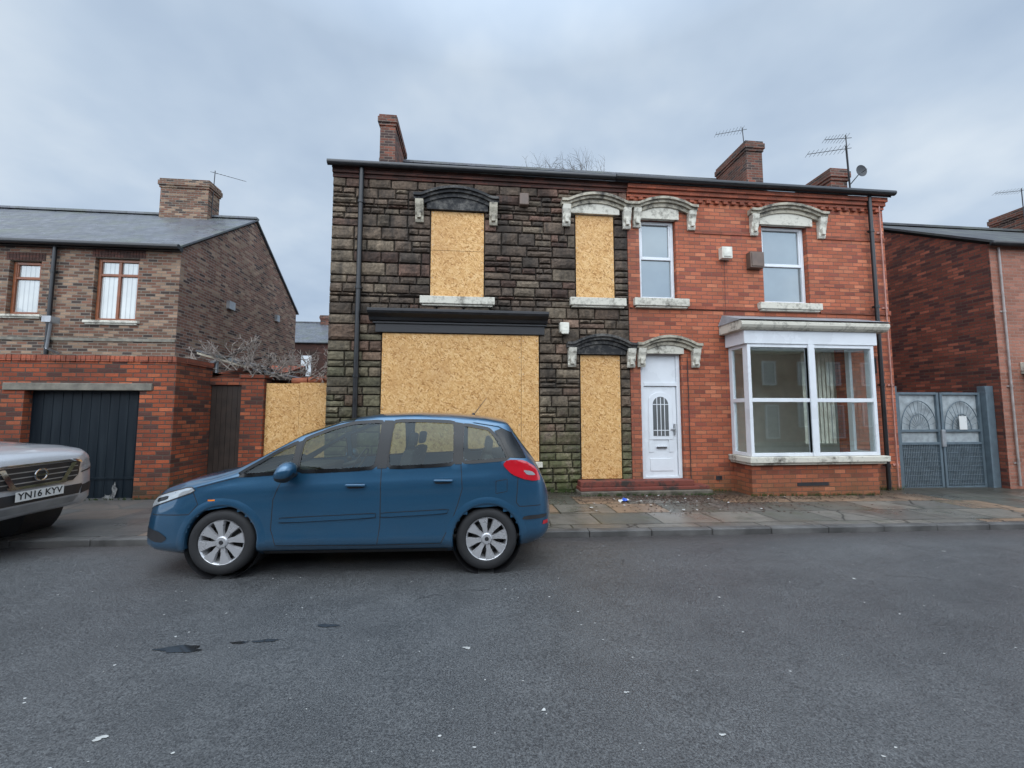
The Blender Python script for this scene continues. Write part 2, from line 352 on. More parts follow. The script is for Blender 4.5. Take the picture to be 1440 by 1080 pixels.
def wall(mb,x0,x1,z0,z1,y0,y1,ops,m=0):
    xs=sorted(set([x0,x1]+[v for o in ops for v in o[:2] if x0<v<x1]))
    for a,b in zip(xs[:-1],xs[1:]):
        cuts=sorted([(o[2],o[3]) for o in ops if o[0]<=a+1e-6 and o[1]>=b-1e-6])
        z=z0
        for c0,c1 in cuts:
            if c0>z: mb.box(a,b,y0,y1,z,c0,m)
            z=max(z,c1)
        if z<z1: mb.box(a,b,y0,y1,z,z1,m)
def window(par,x0,x1,z0,z1,y,frame,glass,trans=(),mull=(),fw=.06,name='window'):
    mb=MB(); d=.07
    mb.box(x0,x0+fw,y,y+d,z0,z1);mb.box(x1-fw,x1,y,y+d,z0,z1)
    mb.box(x0+fw,x1-fw,y+.001,y+d,z0,z0+fw);mb.box(x0+fw,x1-fw,y+.001,y+d,z1-fw,z1)
    for t in trans: mb.box(x0+fw,x1-fw,y+.004,y+d,t-.035,t+.035)
    for t in mull: mb.box(t-.035,t+.035,y+.006,y+d,z0+fw,z1-fw)
    if len(trans)==1 and not mull:
        t=trans[0]; q=.035
        mb.box(x0+fw,x0+fw+q,y+.012,y+d,t+.036,z1-fw-.001); mb.box(x1-fw-q,x1-fw,y+.012,y+d,t+.036,z1-fw-.001)
    o=mb.obj(name+'_frame',frame,par,bevel=.008)
    g=MB(); g.poly([(x0+.02,y+.045,z0+.02),(x1-.02,y+.045,z0+.02),(x1-.02,y+.045,z1-.02),(x0+.02,y+.045,z1-.02)]); g.obj(name+'_glass',glass,par)
def hood(par,x0,x1,zs,zp,zb,y,mat,matb,lint=None,wz=None,lintmat=None):
    mb=MB(); n=14; cw=.20
    fl=.26
    def zt(xx):
        t=abs((xx-(x0+x1)/2)/((x1-x0)/2))
        if t>1-fl*.7: t2=1
        else: t2=t/(1-fl*.7)
        return zp-(zp-zs)*t2*t2
    xs=[x0+(x1-x0)*i/(2*n) for i in range(2*n+1)]
    for a,b in zip(xs[:-1],xs[1:]):
        za,zb_=zt(a),zt(b)
        mb.prism([(a,za-.055),(b,zb_-.055),(b,zb_),(a,za)],y-.17,y)
        mb.prism([(a+0,za-.115),(b,zb_-.115),(b,zb_-.056),(a,za-.056)],y-.125,y)
        if x0+cw*.6<(a+b)/2<x1-cw*.6:
            mb.prism([(a,za-.2),(b,zb_-.2),(b,zb_-.116),(a,za-.116)],y-.075,y)
    mb.obj('hood_mould',mat,par,fixn=True)
    c=MB()
    for cx in (x0+.03,x1-.03-cw+.03):
        w=cw-.03; top=zs-.116; h=top-zb
        c.prismx([(y,zb),(y-.05,zb),(y-.07,zb+h*.12),(y-.06,zb+h*.3),(y-.09,zb+h*.42),(y-.10,zb+h*.6),(y-.13,zb+h*.78),(y-.14,top),(y,top)],cx,cx+w)
        c.box(cx+.045,cx+w-.045,y-.12,y,zb+h*.15,zb+h*.5)
    c.obj('hood_corbel',matb,par,fixn=True,bevel=.008)
    if lint:
        l=MB(); a0,a1=lint; m=12
        pts=[(a0,wz),(a1,wz)]
        top=[]
        for i in range(m+1):
            xx=a1+(a0-a1)*i/m; top.append((xx,zt(xx)-.19))
        l.prism(pts+top,y-.045,y+.05); l.obj('lintel',lintmat or mat,par,fixn=True)
def sill(par,x0,x1,z0,z1,y,mat,proj=.11):
    mb=MB(); mb.box(x0,x1,y-proj,y+.06,z0+.04,z1); mb.box(x0+.04,x1-.04,y-proj+.03,y+.05,z0,z0+.038); mb.obj('sill',mat,par,bevel=.012)
def pipe(par,x,y,z0,z1,mat,r=.04,name='downpipe'):
    mb=MB(); mb.cyl((x,y,z0),(x,y,z1),r,n=14)
    z=z0+.5
    while z<z1: mb.cyl((x,y,z),(x,y,z+.06),r*1.3,n=14); mb.box(x-.07,x+.07,y+.02,y+.05,z+.01,z+.05); z+=1.8
    mb.obj(name,mat,par,smooth=True,angle=40)

FY=8.1
# ================================================================== dark stone house
H1=empty('stone_house')
X0,XM,X1=-2.95,3.34,9.63
mb=MB()
ops=[(-.94,.19,4.08,5.96),(2.16,3.03,4.15,6.03),(-1.88,1.35,.05,3.5),(2.23,3.12,.1,2.94)]
mb.box(X0+.01,XM,FY+.03,FY+.3,-.3,6.7)
mb.box(X0+.01,X0+.3,FY+.3,16,-.3,6.7); mb.box(X0+.31,XM,15.8,16.05,-.3,6.7)
mb.prismx([(FY+.03,6.7),(16,6.7),(12.1,9.4)],X0+.01,X0+.3)
mb.obj('walls',plain('dark_mortar',(.028,.024,.020),.9,bump=.4),H1,fixn=True)
mb=MB(); cols=[]
zcuts=sorted(set([0,6.58]+[v for o in ops for v in o[2:]]))
courses=[]
for a,b in zip(zcuts[:-1],zcuts[1:]):
    h=b-a
    if h<.09:
        courses.append((a,b)); continue
    z=a
    while z<b-1e-4:
        hh=random.choice([.13,.16,.20,.22,.24,.28])
        if b-(z+hh)<.11: hh=b-z
        courses.append((z,min(b,z+hh))); z+=hh
def blockcol(x,z):
    r=random.random()
    dark=Vector((.072,.056,.044)); brn=Vector((.175,.120,.082)); tan=Vector((.26,.205,.14)); red=Vector((.20,.105,.075)); grn=Vector((.15,.15,.08))
    lx=max(0,min(1,(-1.7-x)/.9)); 
    base=dark.lerp(brn,.2+.6*random.random())
    if lx>0: base=base.lerp(tan.lerp(brn,random.random()),lx*.7)
    if x<-1.9 and z<3.4: base=base.lerp(grn,.5*random.random()+.2)
    if x<0 and z>5.0: base=base.lerp(brn,.35)
    if r<.14: base=base.lerp(red,.65)
    if r>.86: base=base.lerp(tan,.5)
    if r<.05: base=base*.55
    if z<1.1: base=base.lerp(grn,.45)
    if 1.4<x<3.3 and z<3.9: base=base.lerp(tan,.25)
    return tuple(base*(.68+.62*random.random()))
def block(x0,x1,z0,z1):
    g=.006; x0+=g;x1-=g;z0+=g;z1-=g; e=.014
    ix=max(2,int((x1-x0)/.055)); iz=max(2,int((z1-z0)/.05))
    xs=[x0]+[x0+e+(x1-x0-2*e)*i/ix for i in range(ix+1)]+[x1]
    zs=[z0]+[z0+e+(z1-z0-2*e)*i/iz for i in range(iz+1)]+[z1]
    nx=len(xs)-1; nz=len(zs)-1
    b=len(mb.v); pj=random.uniform(.012,.045); sd=random.random()*100; tx=random.uniform(-.025,.025); tz=random.uniform(-.02,.03)
    for j in range(nz+1):
        for i in range(nx+1):
            u=i/nx; w=j/nz; x=xs[i]; z=zs[j]
            if i in(0,nx) or j in(0,nz):
                y=FY+.02
                x+=random.uniform(-.003,.003); z+=random.uniform(-.003,.003)
            else:
                edge=(i in(1,nx-1)) or (j in (1,nz-1))
                y=FY-pj*(.45 if edge else 1.0)-.018*mnoise.noise(Vector((x*8,z*8+sd,sd)))*(0.5 if edge else 1)-random.uniform(0,.009)+tx*(u-.5)+tz*(w-.5)
                if not edge: x+=random.uniform(-.010,.010); z+=random.uniform(-.010,.010)
                else: x+=random.uniform(-.003,.003); z+=random.uniform(-.003,.003)
            mb.v.append((x,y,z))
    cc=blockcol((x0+x1)/2,(z0+z1)/2)
    for j in range(nz):
        for i in range(nx):
            a=b+j*(nx+1)+i; mb.f.append((a,a+1,a+nx+2,a+nx+1)); mb.m.append(0); cols.append(cc)
for z0,z1 in courses:
    zc=(z0+z1)/2
    free=[(X0,XM)]
    for o in ops:
        if o[2]<zc<o[3]:
            nf=[]
            for a,b in free:
                if o[0]>a and o[0]<b: nf.append((a,o[0]))
                if o[1]<b and o[1]>a: nf.append((o[1],b))
                if o[1]<=a or o[0]>=b: nf.append((a,b))
            free=nf
    for a,b in free:
        x=a
        while x<b-1e-4:
            w=random.choice([.2,.28,.34,.42,.5,.3]) if z1-z0<.2 else random.choice([.26,.36,.46,.55])
            if b-(x+w)<.14: w=b-x
            if z1-z0>.19 and random.random()<.25:
                zm=z0+(z1-z0)*random.choice([.42,.5,.58]); block(x,min(b,x+w),z0,zm)
                if w>.35: block(x,x+w*.45,zm,z1); block(x+w*.45,min(b,x+w),zm,z1)
                else: block(x,min(b,x+w),zm,z1)
            else: block(x,min(b,x+w),z0,z1)
            x+=w
mb.obj('stone_cladding',M['rock'],H1,col=cols)
mb=MB(); mb.box(X0,XM,FY-.02,FY+.02,6.585,6.66); mb.box(X0,XM,FY-.06,FY+.02,6.665,6.74)
mb.box(X0,XM,FY-.09,FY+.02,6.745,6.80)
mb.obj('eaves_course',M['redbrown'],H1)
def roof(par,x0,x1,y0,y1,ze,yr,zr,mat,over=.14,th=.06):
    mb=MB(); s=(zr-ze)/(yr-y0)
    mb.prismx([(y0-over,ze-over*s),(yr,zr),(yr,zr+th),(y0-over,ze-over*s+th)],x0,x1)
    s2=(zr-ze)/(y1-yr)
    mb.prismx([(y1+over,ze-over*s2),(y1+over,ze-over*s2+th),(yr,zr+th),(yr,zr)],x0,x1)
    mb.box(x0,x1,yr-.09,yr+.09,zr+th-.01,zr+th+.06,0)
    mb.obj('roof',mat,par,fixn=True)
roof(H1,X0-.07,XM,FY,16,6.84,12.1,9.52,M['slate'])
mb=MB(); mb.cyl((X0-.06,FY-.16,6.80),(XM-.3,FY-.16,6.83),.06,n=12); mb.obj('gutter',M['pipe'],H1,smooth=True,angle=40)
def osb(par,x0,x1,z0,z1,y,splits=(),vs=()):
    mb=MB(); xs=[x0]+list(splits)+[x1]; zs=[z0]+list(vs)+[z1]
    for i,(a,b) in enumerate(zip(xs[:-1],xs[1:])):
        for j,(c,d) in enumerate(zip(zs[:-1],zs[1:])):
            mb.box(a+.003,b-.003,y-.018-.004*((i+j)%2),y,c+.003,d-.003)
    mb.obj('boarding',M['osb'],par)
    s=MB()
    for a,b in zip(xs[:-1],xs[1:]):
        for i in range(int((z1-z0)/.35)+1):
            for xx in (a+.04,b-.04):
                z=z0+.05+i*.35
                if z<z1: s.cyl((xx,y-.025,z),(xx,y-.02,z),.008,n=6)
    s.obj('screws',M['galv'],par)
osb(H1,-.93,.18,4.11,5.95,FY+.01,vs=(5.1,))
osb(H1,2.17,3.02,4.18,6.02,FY+.01)
osb(H1,-1.87,1.34,.70,3.32,FY-.02,splits=(.97,))
osb(H1,2.24,3.11,.32,2.93,FY+.01)
hood(H1,-1.28,.49,6.24,6.43,5.66,FY-.03,M['stoneblack'],M['stonegrey'],(-1.02,.26),5.96,M['stoneblack'])
hood(H1,1.84,3.42,6.29,6.46,5.72,FY-.03,M['stonegrey'],M['stonewhite'],(2.06,3.14),6.03,M['stonewhite'])
hood(H1,1.93,3.45,3.18,3.36,2.66,FY-.03,M['stoneblack'],M['stonewhite'],(2.14,3.22),2.94,M['stoneblack'])
sill(H1,-1.13,.41,3.90,4.10,FY,M['stonewhite']); sill(H1,2.02,3.25,3.95,4.16,FY,M['stonewhite'])
mb=MB()
mb.prismx([(FY,3.56),(FY-.12,3.56),(FY-.16,3.62),(FY-.27,3.68),(FY-.30,3.72),(FY-.30,3.77),(FY,3.84)],-2.12,1.52)
mb.box(-2.0,1.46,FY-.08,FY+.05,3.33,3.555); mb.box(-2.05,1.50,FY-.11,FY+.05,3.505,3.54)
mb.box(-1.87,1.34,FY+.0,FY+.03,.0,3.34)
mb.obj('shopfront_surround',M['black'],H1,fixn=True,bevel=.006)
mb=MB(); mb.box(-1.87,1.40,FY-.12,FY+.02,.58,.69); mb.obj('shop_sill',M['stonewhite'],H1,bevel=.01)
mb=MB(); mb.box(-1.87,1.35,FY-.03,FY+.02,-.1,.58); mb.obj('stall_riser',M['redbrown'],H1)
pipe(H1,-2.35,FY-.09,.1,6.78,M['pipe'],.05)
mb=MB(); mb.box(.93,1.13,FY-.14,FY,6.12,6.38); mb.obj('alarm_box',M['boxbrown'],H1,bevel=.02)
mb=MB(); mb.box(1.78,1.98,FY-.14,FY,3.38,3.60); mb.box(1.80,1.96,FY-.18,FY-.14,3.34,3.45); mb.obj('security_light',M['boxwhite'],H1,bevel=.02)
def chimney(par,x0,x1,y0,y1,z0,z1,mat):
    mb=MB(); mb.box(x0,x1,y0,y1,z0,z1-.32); mb.box(x0-.03,x1+.03,y0-.03,y1+.03,z1-.319,z1-.24); mb.box(x0-.06,x1+.06,y0-.06,y1+.06,z1-.239,z1-.08); mb.box(x0-.03,x1+.03,y0-.03,y1+.03,z1-.079,z1)
    k=int((y1-y0)/.3)
    for i in range(k):
        yy=y0+.15+i*(y1-y0-.3)/max(1,k-1); mb.cyl(((x0+x1)/2,yy,z1-.02),((x0+x1)/2,yy,z1+.02),.1,n=10)
    mb.obj('chimney',mat,par)
chimney(H1,-2.70,-2.28,10.8,12.3,7.5,10.12,M['chim'])

ST=empty('door_step')
mb=MB(); mb.box(2.1,4.86,FY-.42,FY+.0,-.05,.13); mb.obj('lower_step',plain('dirty_concrete',(.10,.085,.065),.8,var=.5,bump=.5),ST,bevel=.015)
redp=wstone('worn_red_step_paint',(.16,.045,.032),(.035,.028,.024),.48,.60)
mb=MB(); mb.box(2.12,4.84,FY-.34,FY+.0,.131,.20); mb.box(2.14,4.55,FY-.28,FY+.0,.201,.31); mb.obj('upper_step',redp,ST,bevel=.012)

# ================================================================== red brick house
H2=empty('brick_house')
ops=[(3.61,4.46,4.22,6.02),(6.52,7.64,4.2,6.02),(3.57,4.50,.0,3.0),(5.62,8.44,.75,3.3)]
mb=MB(); wall(mb,XM+.001,X1,-.4,6.5,FY,FY+.28,ops)
mb.box(X1-.28,X1,FY+.281,16,-.4,6.8); mb.box(XM+.3,X1-.29,15.8,16,-.4,6.8)
mb.prismx([(FY+.281,6.8),(16,6.8),(12.1,9.4)],X1-.28,X1)
mb.box(5.62,8.46,7.55,FY-.001,-.4,.64); 
mb.obj('walls',M['red'],H2,fixn=True)
mb=MB()
mb.box(XM+.001,X1+.01,FY-.03,FY+.2,6.5,6.57); mb.box(XM+.001,X1+.02,FY-.07,FY+.2,6.571,6.66); mb.box(XM+.001,X1+.04,FY-.11,FY+.2,6.661,6.76)
x=XM+.05
while x<X1-.05: mb.box(x,x+.1,FY-.065,FY-.0,6.42,6.499); x+=.2
mb.box(4.9,6.25,FY-.02,FY+.01,5.72,5.79); mb.box(8.08,X1,FY-.02,FY+.01,5.72,5.79)
mb.box(4.68,6.33,FY-.03,FY+.01,3.98,4.06); mb.box(7.86,X1+.01,FY-.03,FY+.01,3.96,4.06)
mb.box(XM+.02,3.43,FY-.03,FY+.01,3.98,4.06)
mb.obj('string_courses',M['redband'],H2)
roof(H2,XM+.001,X1+.1,FY,16,6.84,12.1,9.52,M['slate'])
mb=MB(); mb.box(XM-.3,X1+.12,FY-.21,FY-.09,6.79,6.88); mb.cyl((XM-.3,FY-.2,6.82),(X1+.12,FY-.2,6.82),.06,n=12); mb.obj('gutter',M['pipe'],H2)
hood(H2,3.43,4.93,6.31,6.47,5.78,FY,M['stonegrey'],M['stonewhite'],(3.55,4.52),6.0,M['stonewhite'])
hood(H2,6.2,8.10,6.31,6.48,5.72,FY,M['stonegrey'],M['stonewhite'],(6.45,7.76),6.0,M['stonewhite'])
hood(H2,3.46,4.92,3.20,3.37,2.68,FY,M['stonegrey'],M['stonewhite'],(3.55,4.54),2.98,M['stonewhite'])
sill(H2,3.44,4.68,3.98,4.19,FY,M['stonewhite']); sill(H2,6.34,7.85,3.98,4.17,FY,M['stonewhite'])
window(H2,3.62,4.45,4.2,6.0,FY+.10,M['white'],M['glass'],trans=(5.15,),fw=.07)
window(H2,6.53,7.63,4.18,6.0,FY+.10,M['white'],M['glass'],trans=(5.1,),fw=.07)
mb=MB(); y=FY+.10
mb.box(3.58,3.66,y-.03,y+.06,.28,3.0); mb.box(4.41,4.49,y-.03,y+.06,.28,3.0); mb.box(3.66,4.41,y-.03,y+.06,2.28,2.36)
mb.box(3.66,4.41,y+.0,y+.05,2.36,2.99); mb.box(3.66,4.41,y-.03,y+.06,.28,.34)
mb.obj('door_frame',M['white'],H2,bevel=.006)
mb=MB(); mb.box(3.67,4.40,y+.0,y+.05,.34,2.27)
for (a,b,c,d) in [(3.78,4.29,.45,.72),(3.76,3.86,.85,1.9),(4.21,4.31,.85,1.9)]:
    mb.box(a,b,y-.012,y+.0,c,d)
mb.prism([(3.77,1.12),(4.30,1.12),(4.30,1.95)]+[(4.035+.265*math.cos(t),1.95+.2*math.sin(t)) for t in [i*math.pi/10 for i in range(1,10)]]+[(3.77,1.95)],y-.02,y-.001)
mb.obj('front_door',M['white'],H2,bevel=.005,fixn=True)
mb=MB(); mb.prism([(3.86,1.2),(4.21,1.2),(4.21,1.88)]+[(4.035+.175*math.cos(t),1.88+.17*math.sin(t)) for t in [i*math.pi/10 for i in range(1,10)]]+[(3.86,1.88)],y-.026,y-.021)
mb.obj('door_glass',hglass('door_glass',(.12,.13,.13),.15),H2,fixn=True)
mb=MB()
for xx in (3.95,4.035,4.12): mb.box(xx-.007,xx+.007,y-.032,y-.026,1.2,2.03)
for zz in (1.88,1.32): mb.box(3.86,4.21,y-.033,y-.027,zz-.007,zz+.007)
mb.obj('door_leading',M['white'],H2)
mb=MB(); mb.box(3.92,4.16,y-.03,y-.012,.93,.98); mb.obj('letterbox',M['chrome'],H2,bevel=.005)
mb=MB(); mb.box(4.325,4.36,y-.03,y,1.22,1.46); mb.box(4.25,4.35,y-.06,y-.035,1.33,1.355); mb.obj('door_handle',M['galv'],H2,bevel=.005)
BY=7.5
mb=MB()
mb.prismx([(FY,3.41),(BY-.06,3.41),(BY-.12,3.45),(BY-.15,3.50),(BY-.15,3.56),(BY-.10,3.60),(FY,3.66)],5.40,8.74); mb.obj('bay_cornice',M['stonewhite'],H2,fixn=True,bevel=.006)
mb=MB(); mb.poly([(5.38,BY-.16,3.605),(8.76,BY-.16,3.605),(8.66,FY,3.86),(5.48,FY,3.86)]); mb.poly([(5.38,BY-.16,3.605),(5.48,FY,3.86),(5.38,FY,3.605)]); mb.poly([(8.76,BY-.16,3.605),(8.76,FY,3.605),(8.66,FY,3.86)]); mb.obj('bay_lead_roof',M['lead'],H2)
mb=MB(); mb.box(5.53,8.55,BY-.02,FY,3.13,3.409)
def frame(mb,x0,x1,z0,z1,y,fw=.07,d=.07,tr=()):
    mb.box(x0,x0+fw,y,y+d,z0,z1);mb.box(x1-fw,x1,y,y+d,z0,z1);mb.box(x0+fw,x1-fw,y+.002,y+d,z0,z0+fw);mb.box(x0+fw,x1-fw,y+.002,y+d,z1-fw,z1)
    for t in tr: mb.box(x0+fw,x1-fw,y+.003,y+d,t-.04,t+.04)
frame(mb,5.60,7.02,.81,3.13,BY,tr=(1.96,)); frame(mb,7.025,8.48,.81,3.13,BY,tr=(1.96,))
mb.box(6.95,7.09,BY-.025,BY+.08,.81,3.129)
for xs in (5.60,8.41):
    mb.box(xs,xs+.07,BY+.072,BY+.15,.81,3.129); mb.box(xs,xs+.07,FY-.10,FY,.81,3.129)
    for a,b in ((.81,.88),(1.92,2.0),(3.06,3.128)): mb.box(xs,xs+.07,BY+.151,FY-.101,a,b)
mb.obj('bay_frames',M['white'],H2,bevel=.006)
mb=MB(); 
mb.poly([(5.62,BY+.035,.83),(8.46,BY+.035,.83),(8.46,BY+.035,3.12),(5.62,BY+.035,3.12)])
mb.poly([(5.635,BY+.05,.83),(5.635,FY,.83),(5.635,FY,3.12),(5.635,BY+.05,3.12)]); mb.poly([(8.445,BY+.05,.83),(8.445,FY,.83),(8.445,FY,3.12),(8.445,BY+.05,3.12)])
mb.obj('bay_glazing',M['bayglass'],H2)
mb=MB(); mb.box(5.50,8.60,BY-.1,FY-.001,.69,.805); mb.box(5.54,8.56,BY-.05,FY-.001,.642,.689); mb.obj('bay_sill',M['stonewhite'],H2,bevel=.012)
mb=MB(); mb.box(5.2,5.3,FY+.29,9.9,0,3.4); mb.box(9.1,9.2,FY+.29,9.9,0,3.4); mb.box(5.2,9.2,9.9,10.0,0,3.4); mb.box(5.2,9.2,FY+.29,9.9,3.3,3.4); mb.box(5.2,9.2,FY+.29,9.9,.2,.25); mb.box(5.72,8.36,BY+.1,FY+.28,.70,.78)
mb.obj('front_room',plain('room_plaster',(.80,.80,.72),.9,bump=0,var=.05),H2)
mb=MB()
x=5.72
while x<8.3: mb.box(x,x+.075,FY+.20,FY+.205,1.0,3.1) if x>7.5 else None; x+=.1
mb.obj('vertical_blind',plain('blind_fabric',(.75,.73,.62),.9,bump=0),H2)
pipe(H2,9.2,FY-.10,.0,6.78,M['pipe'],.042)
pipe(H2,9.5,FY-.05,.0,6.6,plain('pink_pipe',(.4,.2,.16),.6),.015,name='cable_conduit')
for q in ((5.46,5.70,5.13,5.39,'boxwhite'),(6.12,6.45,4.94,5.30,'boxbrown')):
    mb=MB(); mb.box(q[0],q[1],FY-.14,FY,q[2],q[3]); mb.box(q[0]+.03,q[1]-.03,FY-.155,FY-.14,q[2]+.03,q[3]-.03); mb.obj('alarm_box',M[q[4]],H2,bevel=.015)
mb=MB(); mb.box(9.02,9.16,FY-.04,FY,2.6,2.95); mb.cyl((4.62,FY-.03,2.9),(4.62,FY-.03,.3),.008,n=6); mb.box(5.2,5.33,FY-.02,FY,.26,.34); mb.obj('cable_box',M['plastic'],H2)
mb=MB(); mb.cyl((8.0,FY-.02,4.6),(9.15,FY-.02,4.5),.004,n=5); mb.cyl((5.58,FY-.02,5.13),(5.56,FY-.02,3.9),.004,n=5); mb.obj('cables',M['plastic'],H2)
mb=MB(); mb.box(6.6,7.3,7.54,7.555,.2,.27); mb.obj('air_brick',M['plastic'],H2)
chimney(H2,8.16,8.68,10.6,12.0,8,9.95,M['chim'])
chimney(H2,9.12,9.58,8.85,9.9,7.0,8.0,M['chim'])
def yagi(par,base,top,dirv,L,n):
    mb=MB(); mb.cyl(base,top,.014,n=6); t=Vector(top); d=Vector(dirv).normalized(); t=t-Vector((0,0,.08))
    mb.cyl(t-d*.15,t+d*L,.008,n=5); s=Vector((-d.y,d.x,0)).normalized()
    for i in range(n):
        p=t+d*(L*i/(n-1)); h=.13-.05*i/n; mb.cyl(p-s*h+Vector((0,0,-h*.35)),p+s*h+Vector((0,0,h*.35)),.004,n=4)
    mb.obj('aerial',M['plastic'],par)
yagi(H2,(8.35,10.9,9.9),(8.30,10.9,10.62),(-1,.1,-.18),.85,9)
yagi(H2,(9.50,8.7,7.3),(9.46,8.7,8.82),(-1,.1,-.08),.55,8)
yagi(H2,(9.50,8.72,7.3),(9.46,8.72,8.55),(-1,.1,-.15),1.0,10)
mb=MB(); prof=[(.0,.03),(.06,.025),(.12,.01),(.15,0)]; mb.lathe(prof,(9.62,8.5,7.75),20,0); mb.cyl((9.62,8.54,7.72),(9.5,8.7,7.5),.012,n=6); mb.cyl((9.62,8.5,7.70),(9.60,8.35,7.70),.008,n=5); mb.obj('satellite_dish',M['plastic'],H2,smooth=True)

# ================================================================== right: metal gate + house
G=empty('metal_gate'); GY=8.3; gb=-.14
mb=MB(); mb.box(9.66,9.86,GY-.05,GY+.1,gb,2.32); mb.box(12.2,12.42,GY-.06,GY+.1,gb,2.34); mb.box(12.15,12.2,GY-.1,GY+.05,gb,2.2); mb.obj('posts',M['gatemetal'],G,bevel=.008)
mb=MB(); pn=MB()
for a,b in ((9.9,11.0),(11.04,12.13)):
    mb.box(a,a+.06,GY,GY+.05,gb+.06,2.18); mb.box(b-.06,b,GY,GY+.05,gb+.06,2.18)
    for z in (gb+.06,.95,1.25,2.13): mb.box(a+.06,b-.06,GY+.002,GY+.05,z,z+.055)
    c=(a+b)/2; rr=(b-a)/2-.08
    for r_ in (rr,rr*.55):
        for i in range(16):
            t0=math.pi*i/16; t1=math.pi*(i+1)/16
            mb.cyl((c+r_*math.cos(t0),GY+.01,1.30+r_*1.45*math.sin(t0)),(c+r_*math.cos(t1),GY+.01,1.30+r_*1.45*math.sin(t1)),.010,n=6)
    for i in range(1,12):
        t=math.pi*i/12; mb.cyl((c+.08*math.cos(t),GY+.012,1.3+.1*math.sin(t)),(c+rr*math.cos(t),GY+.012,1.3+rr*1.45*math.sin(t)),.004,n=5)
    k=22
    for i in range(1,k):
        xx=a+.06+(b-a-.12)*i/k; mb.box(xx-.004,xx+.004,GY+.01,GY+.03,gb+.1,.95)
    for i in range(10):
        z=gb+.16+i*.105; mb.box(a+.06,b-.06,GY+.012,GY+.026,z,z+.010)
    pn.box(a+.05,b-.05,GY+.05,GY+.06,gb+.08,2.15)
mb.obj('gate_bars',M['gatemetal'],G); pn.obj('gate_sheet',M['gatelight'],G)
mb=MB(); mb.box(11.5,11.7,GY-.012,GY-.004,1.3,1.62); mb.obj('notice',M['plate'],G)
mb=MB(); mb.box(10.98,11.08,GY-.04,GY,.9,1.3); mb.obj('lock',M['galv'],G,bevel=.01)

H3=empty('brick_house'); RX=12.43
mb=MB(); ops=[(13.4,15.0,.9,2.6),(13.6,14.6,4.0,5.4)]
wall(mb,RX+.01,24,-.5,5.8,FY,FY+.28,ops); mb.obj('front_wall',M['pinkbrick'],H3)
mb=MB(); mb.prismx([(FY+.001,-.5),(14.4,-.5),(14.4,5.8),(11.25,7.70),(FY+.001,5.78)],RX-.0,RX+.009+.2); mb.obj('gable_wall',M['rgable'],H3,fixn=True)
roof(H3,RX-.08,24,FY,14.4,5.86,11.25,7.80,M['tile'])
mb=MB(); mb.cyl((RX-.1,FY-.15,5.76),(24,FY-.15,5.76),.06,n=12); mb.obj('gutter',M['pipe'],H3,smooth=True)
pipe(H3,RX+.22,FY-.04,.0,5.7,plain('grey_pipe',(.30,.26,.24),.5),.022)
window(H3,13.4,15,.9,2.6,FY+.1,M['white'],M['glass'],mull=(14.2,)); window(H3,13.6,14.6,4,5.4,FY+.1,M['white'],M['glass'])
mb=MB(); mb.box(13.0,15.3,FY-.35,FY,2.62,2.9); mb.box(13.1,15.2,FY-.3,FY,.7,.88); mb.box(13.12,13.3,FY-.28,FY,.88,2.62); mb.obj('window_surround',M['stonewhite'],H3,bevel=.01)
chimney(H3,18.6,19.2,11.0,12.0,7,8.7,M['chim'])
yagi(H3,(18.2,10.9,7.6),(18.2,10.9,9.2),(-1,.1,-.1),.9,9)

# ================================================================== left: garage wall
GA=empty('brick_garage')
mb=MB(); wall(mb,-12,-5.45,-.3,2.62,7.7,7.93,[(-7.92,-6.04,-.3,2.12)])
mb.box(-5.68,-5.45,7.931,8.7,-.3,2.62); mb.box(-12,-5.69,11.5,11.6,-.3,2.3)
mb.obj('walls',M['garbrick'],GA)
mb=MB(); x=-12
while x<-5.5:
    if random.random()<.93: mb.box(x+.004,x+.074,7.68+random.uniform(-.01,.01),7.95,2.625,2.735+random.uniform(-.012,.008))
    x+=.08
mb.box(-5.7,-5.43,7.951,8.7,2.625,2.735)
mb.obj('coping',M['redband'],GA)
mb=MB(); mb.box(-8.25,-5.83,7.67,7.8,2.10,2.23); mb.obj('lintel',M['concrete'],GA,bevel=.01)
mb=MB(); mb.box(-7.92,-6.04,7.84,7.88,-.1,2.1)
x=-7.9
while x<-6.1: mb.box(x,x+.008,7.835,7.84,.1,2.08); x+=.157
mb.box(-7.9,-6.06,7.825,7.84,.5,.54); mb.obj('garage_door',M['bluedoor'],GA)
mb=MB(); random.seed(3)
for (cx,cz,w,h) in ((-6.45,.30,.08,.22),(-6.55,.17,.18,.10),(-6.9,.14,.12,.05),(-7.6,.2,.06,.05)):
    ph=random.random()*6
    pts=[(cx+w*.5*math.cos(t)*(1+.25*math.sin(3*t+ph)+.2*math.sin(7*t)),cz+h*.6*math.sin(t)*(1+.25*math.sin(5*t+ph))) for t in [i*2*math.pi/30 for i in range(30)]]
    mb.poly([(p[0],7.820,p[1]) for p in pts])
mb.obj('flaked_paint',plain('bare_white',(.16,.16,.155),.8,var=.7,nscale=20),GA)
mb=MB(); mb.poly([(-12,7.93,2.60),(-5.7,7.93,2.60),(-5.7,11,2.55),(-12,11,2.55)]); mb.obj('flat_roof',M['lead'],GA)

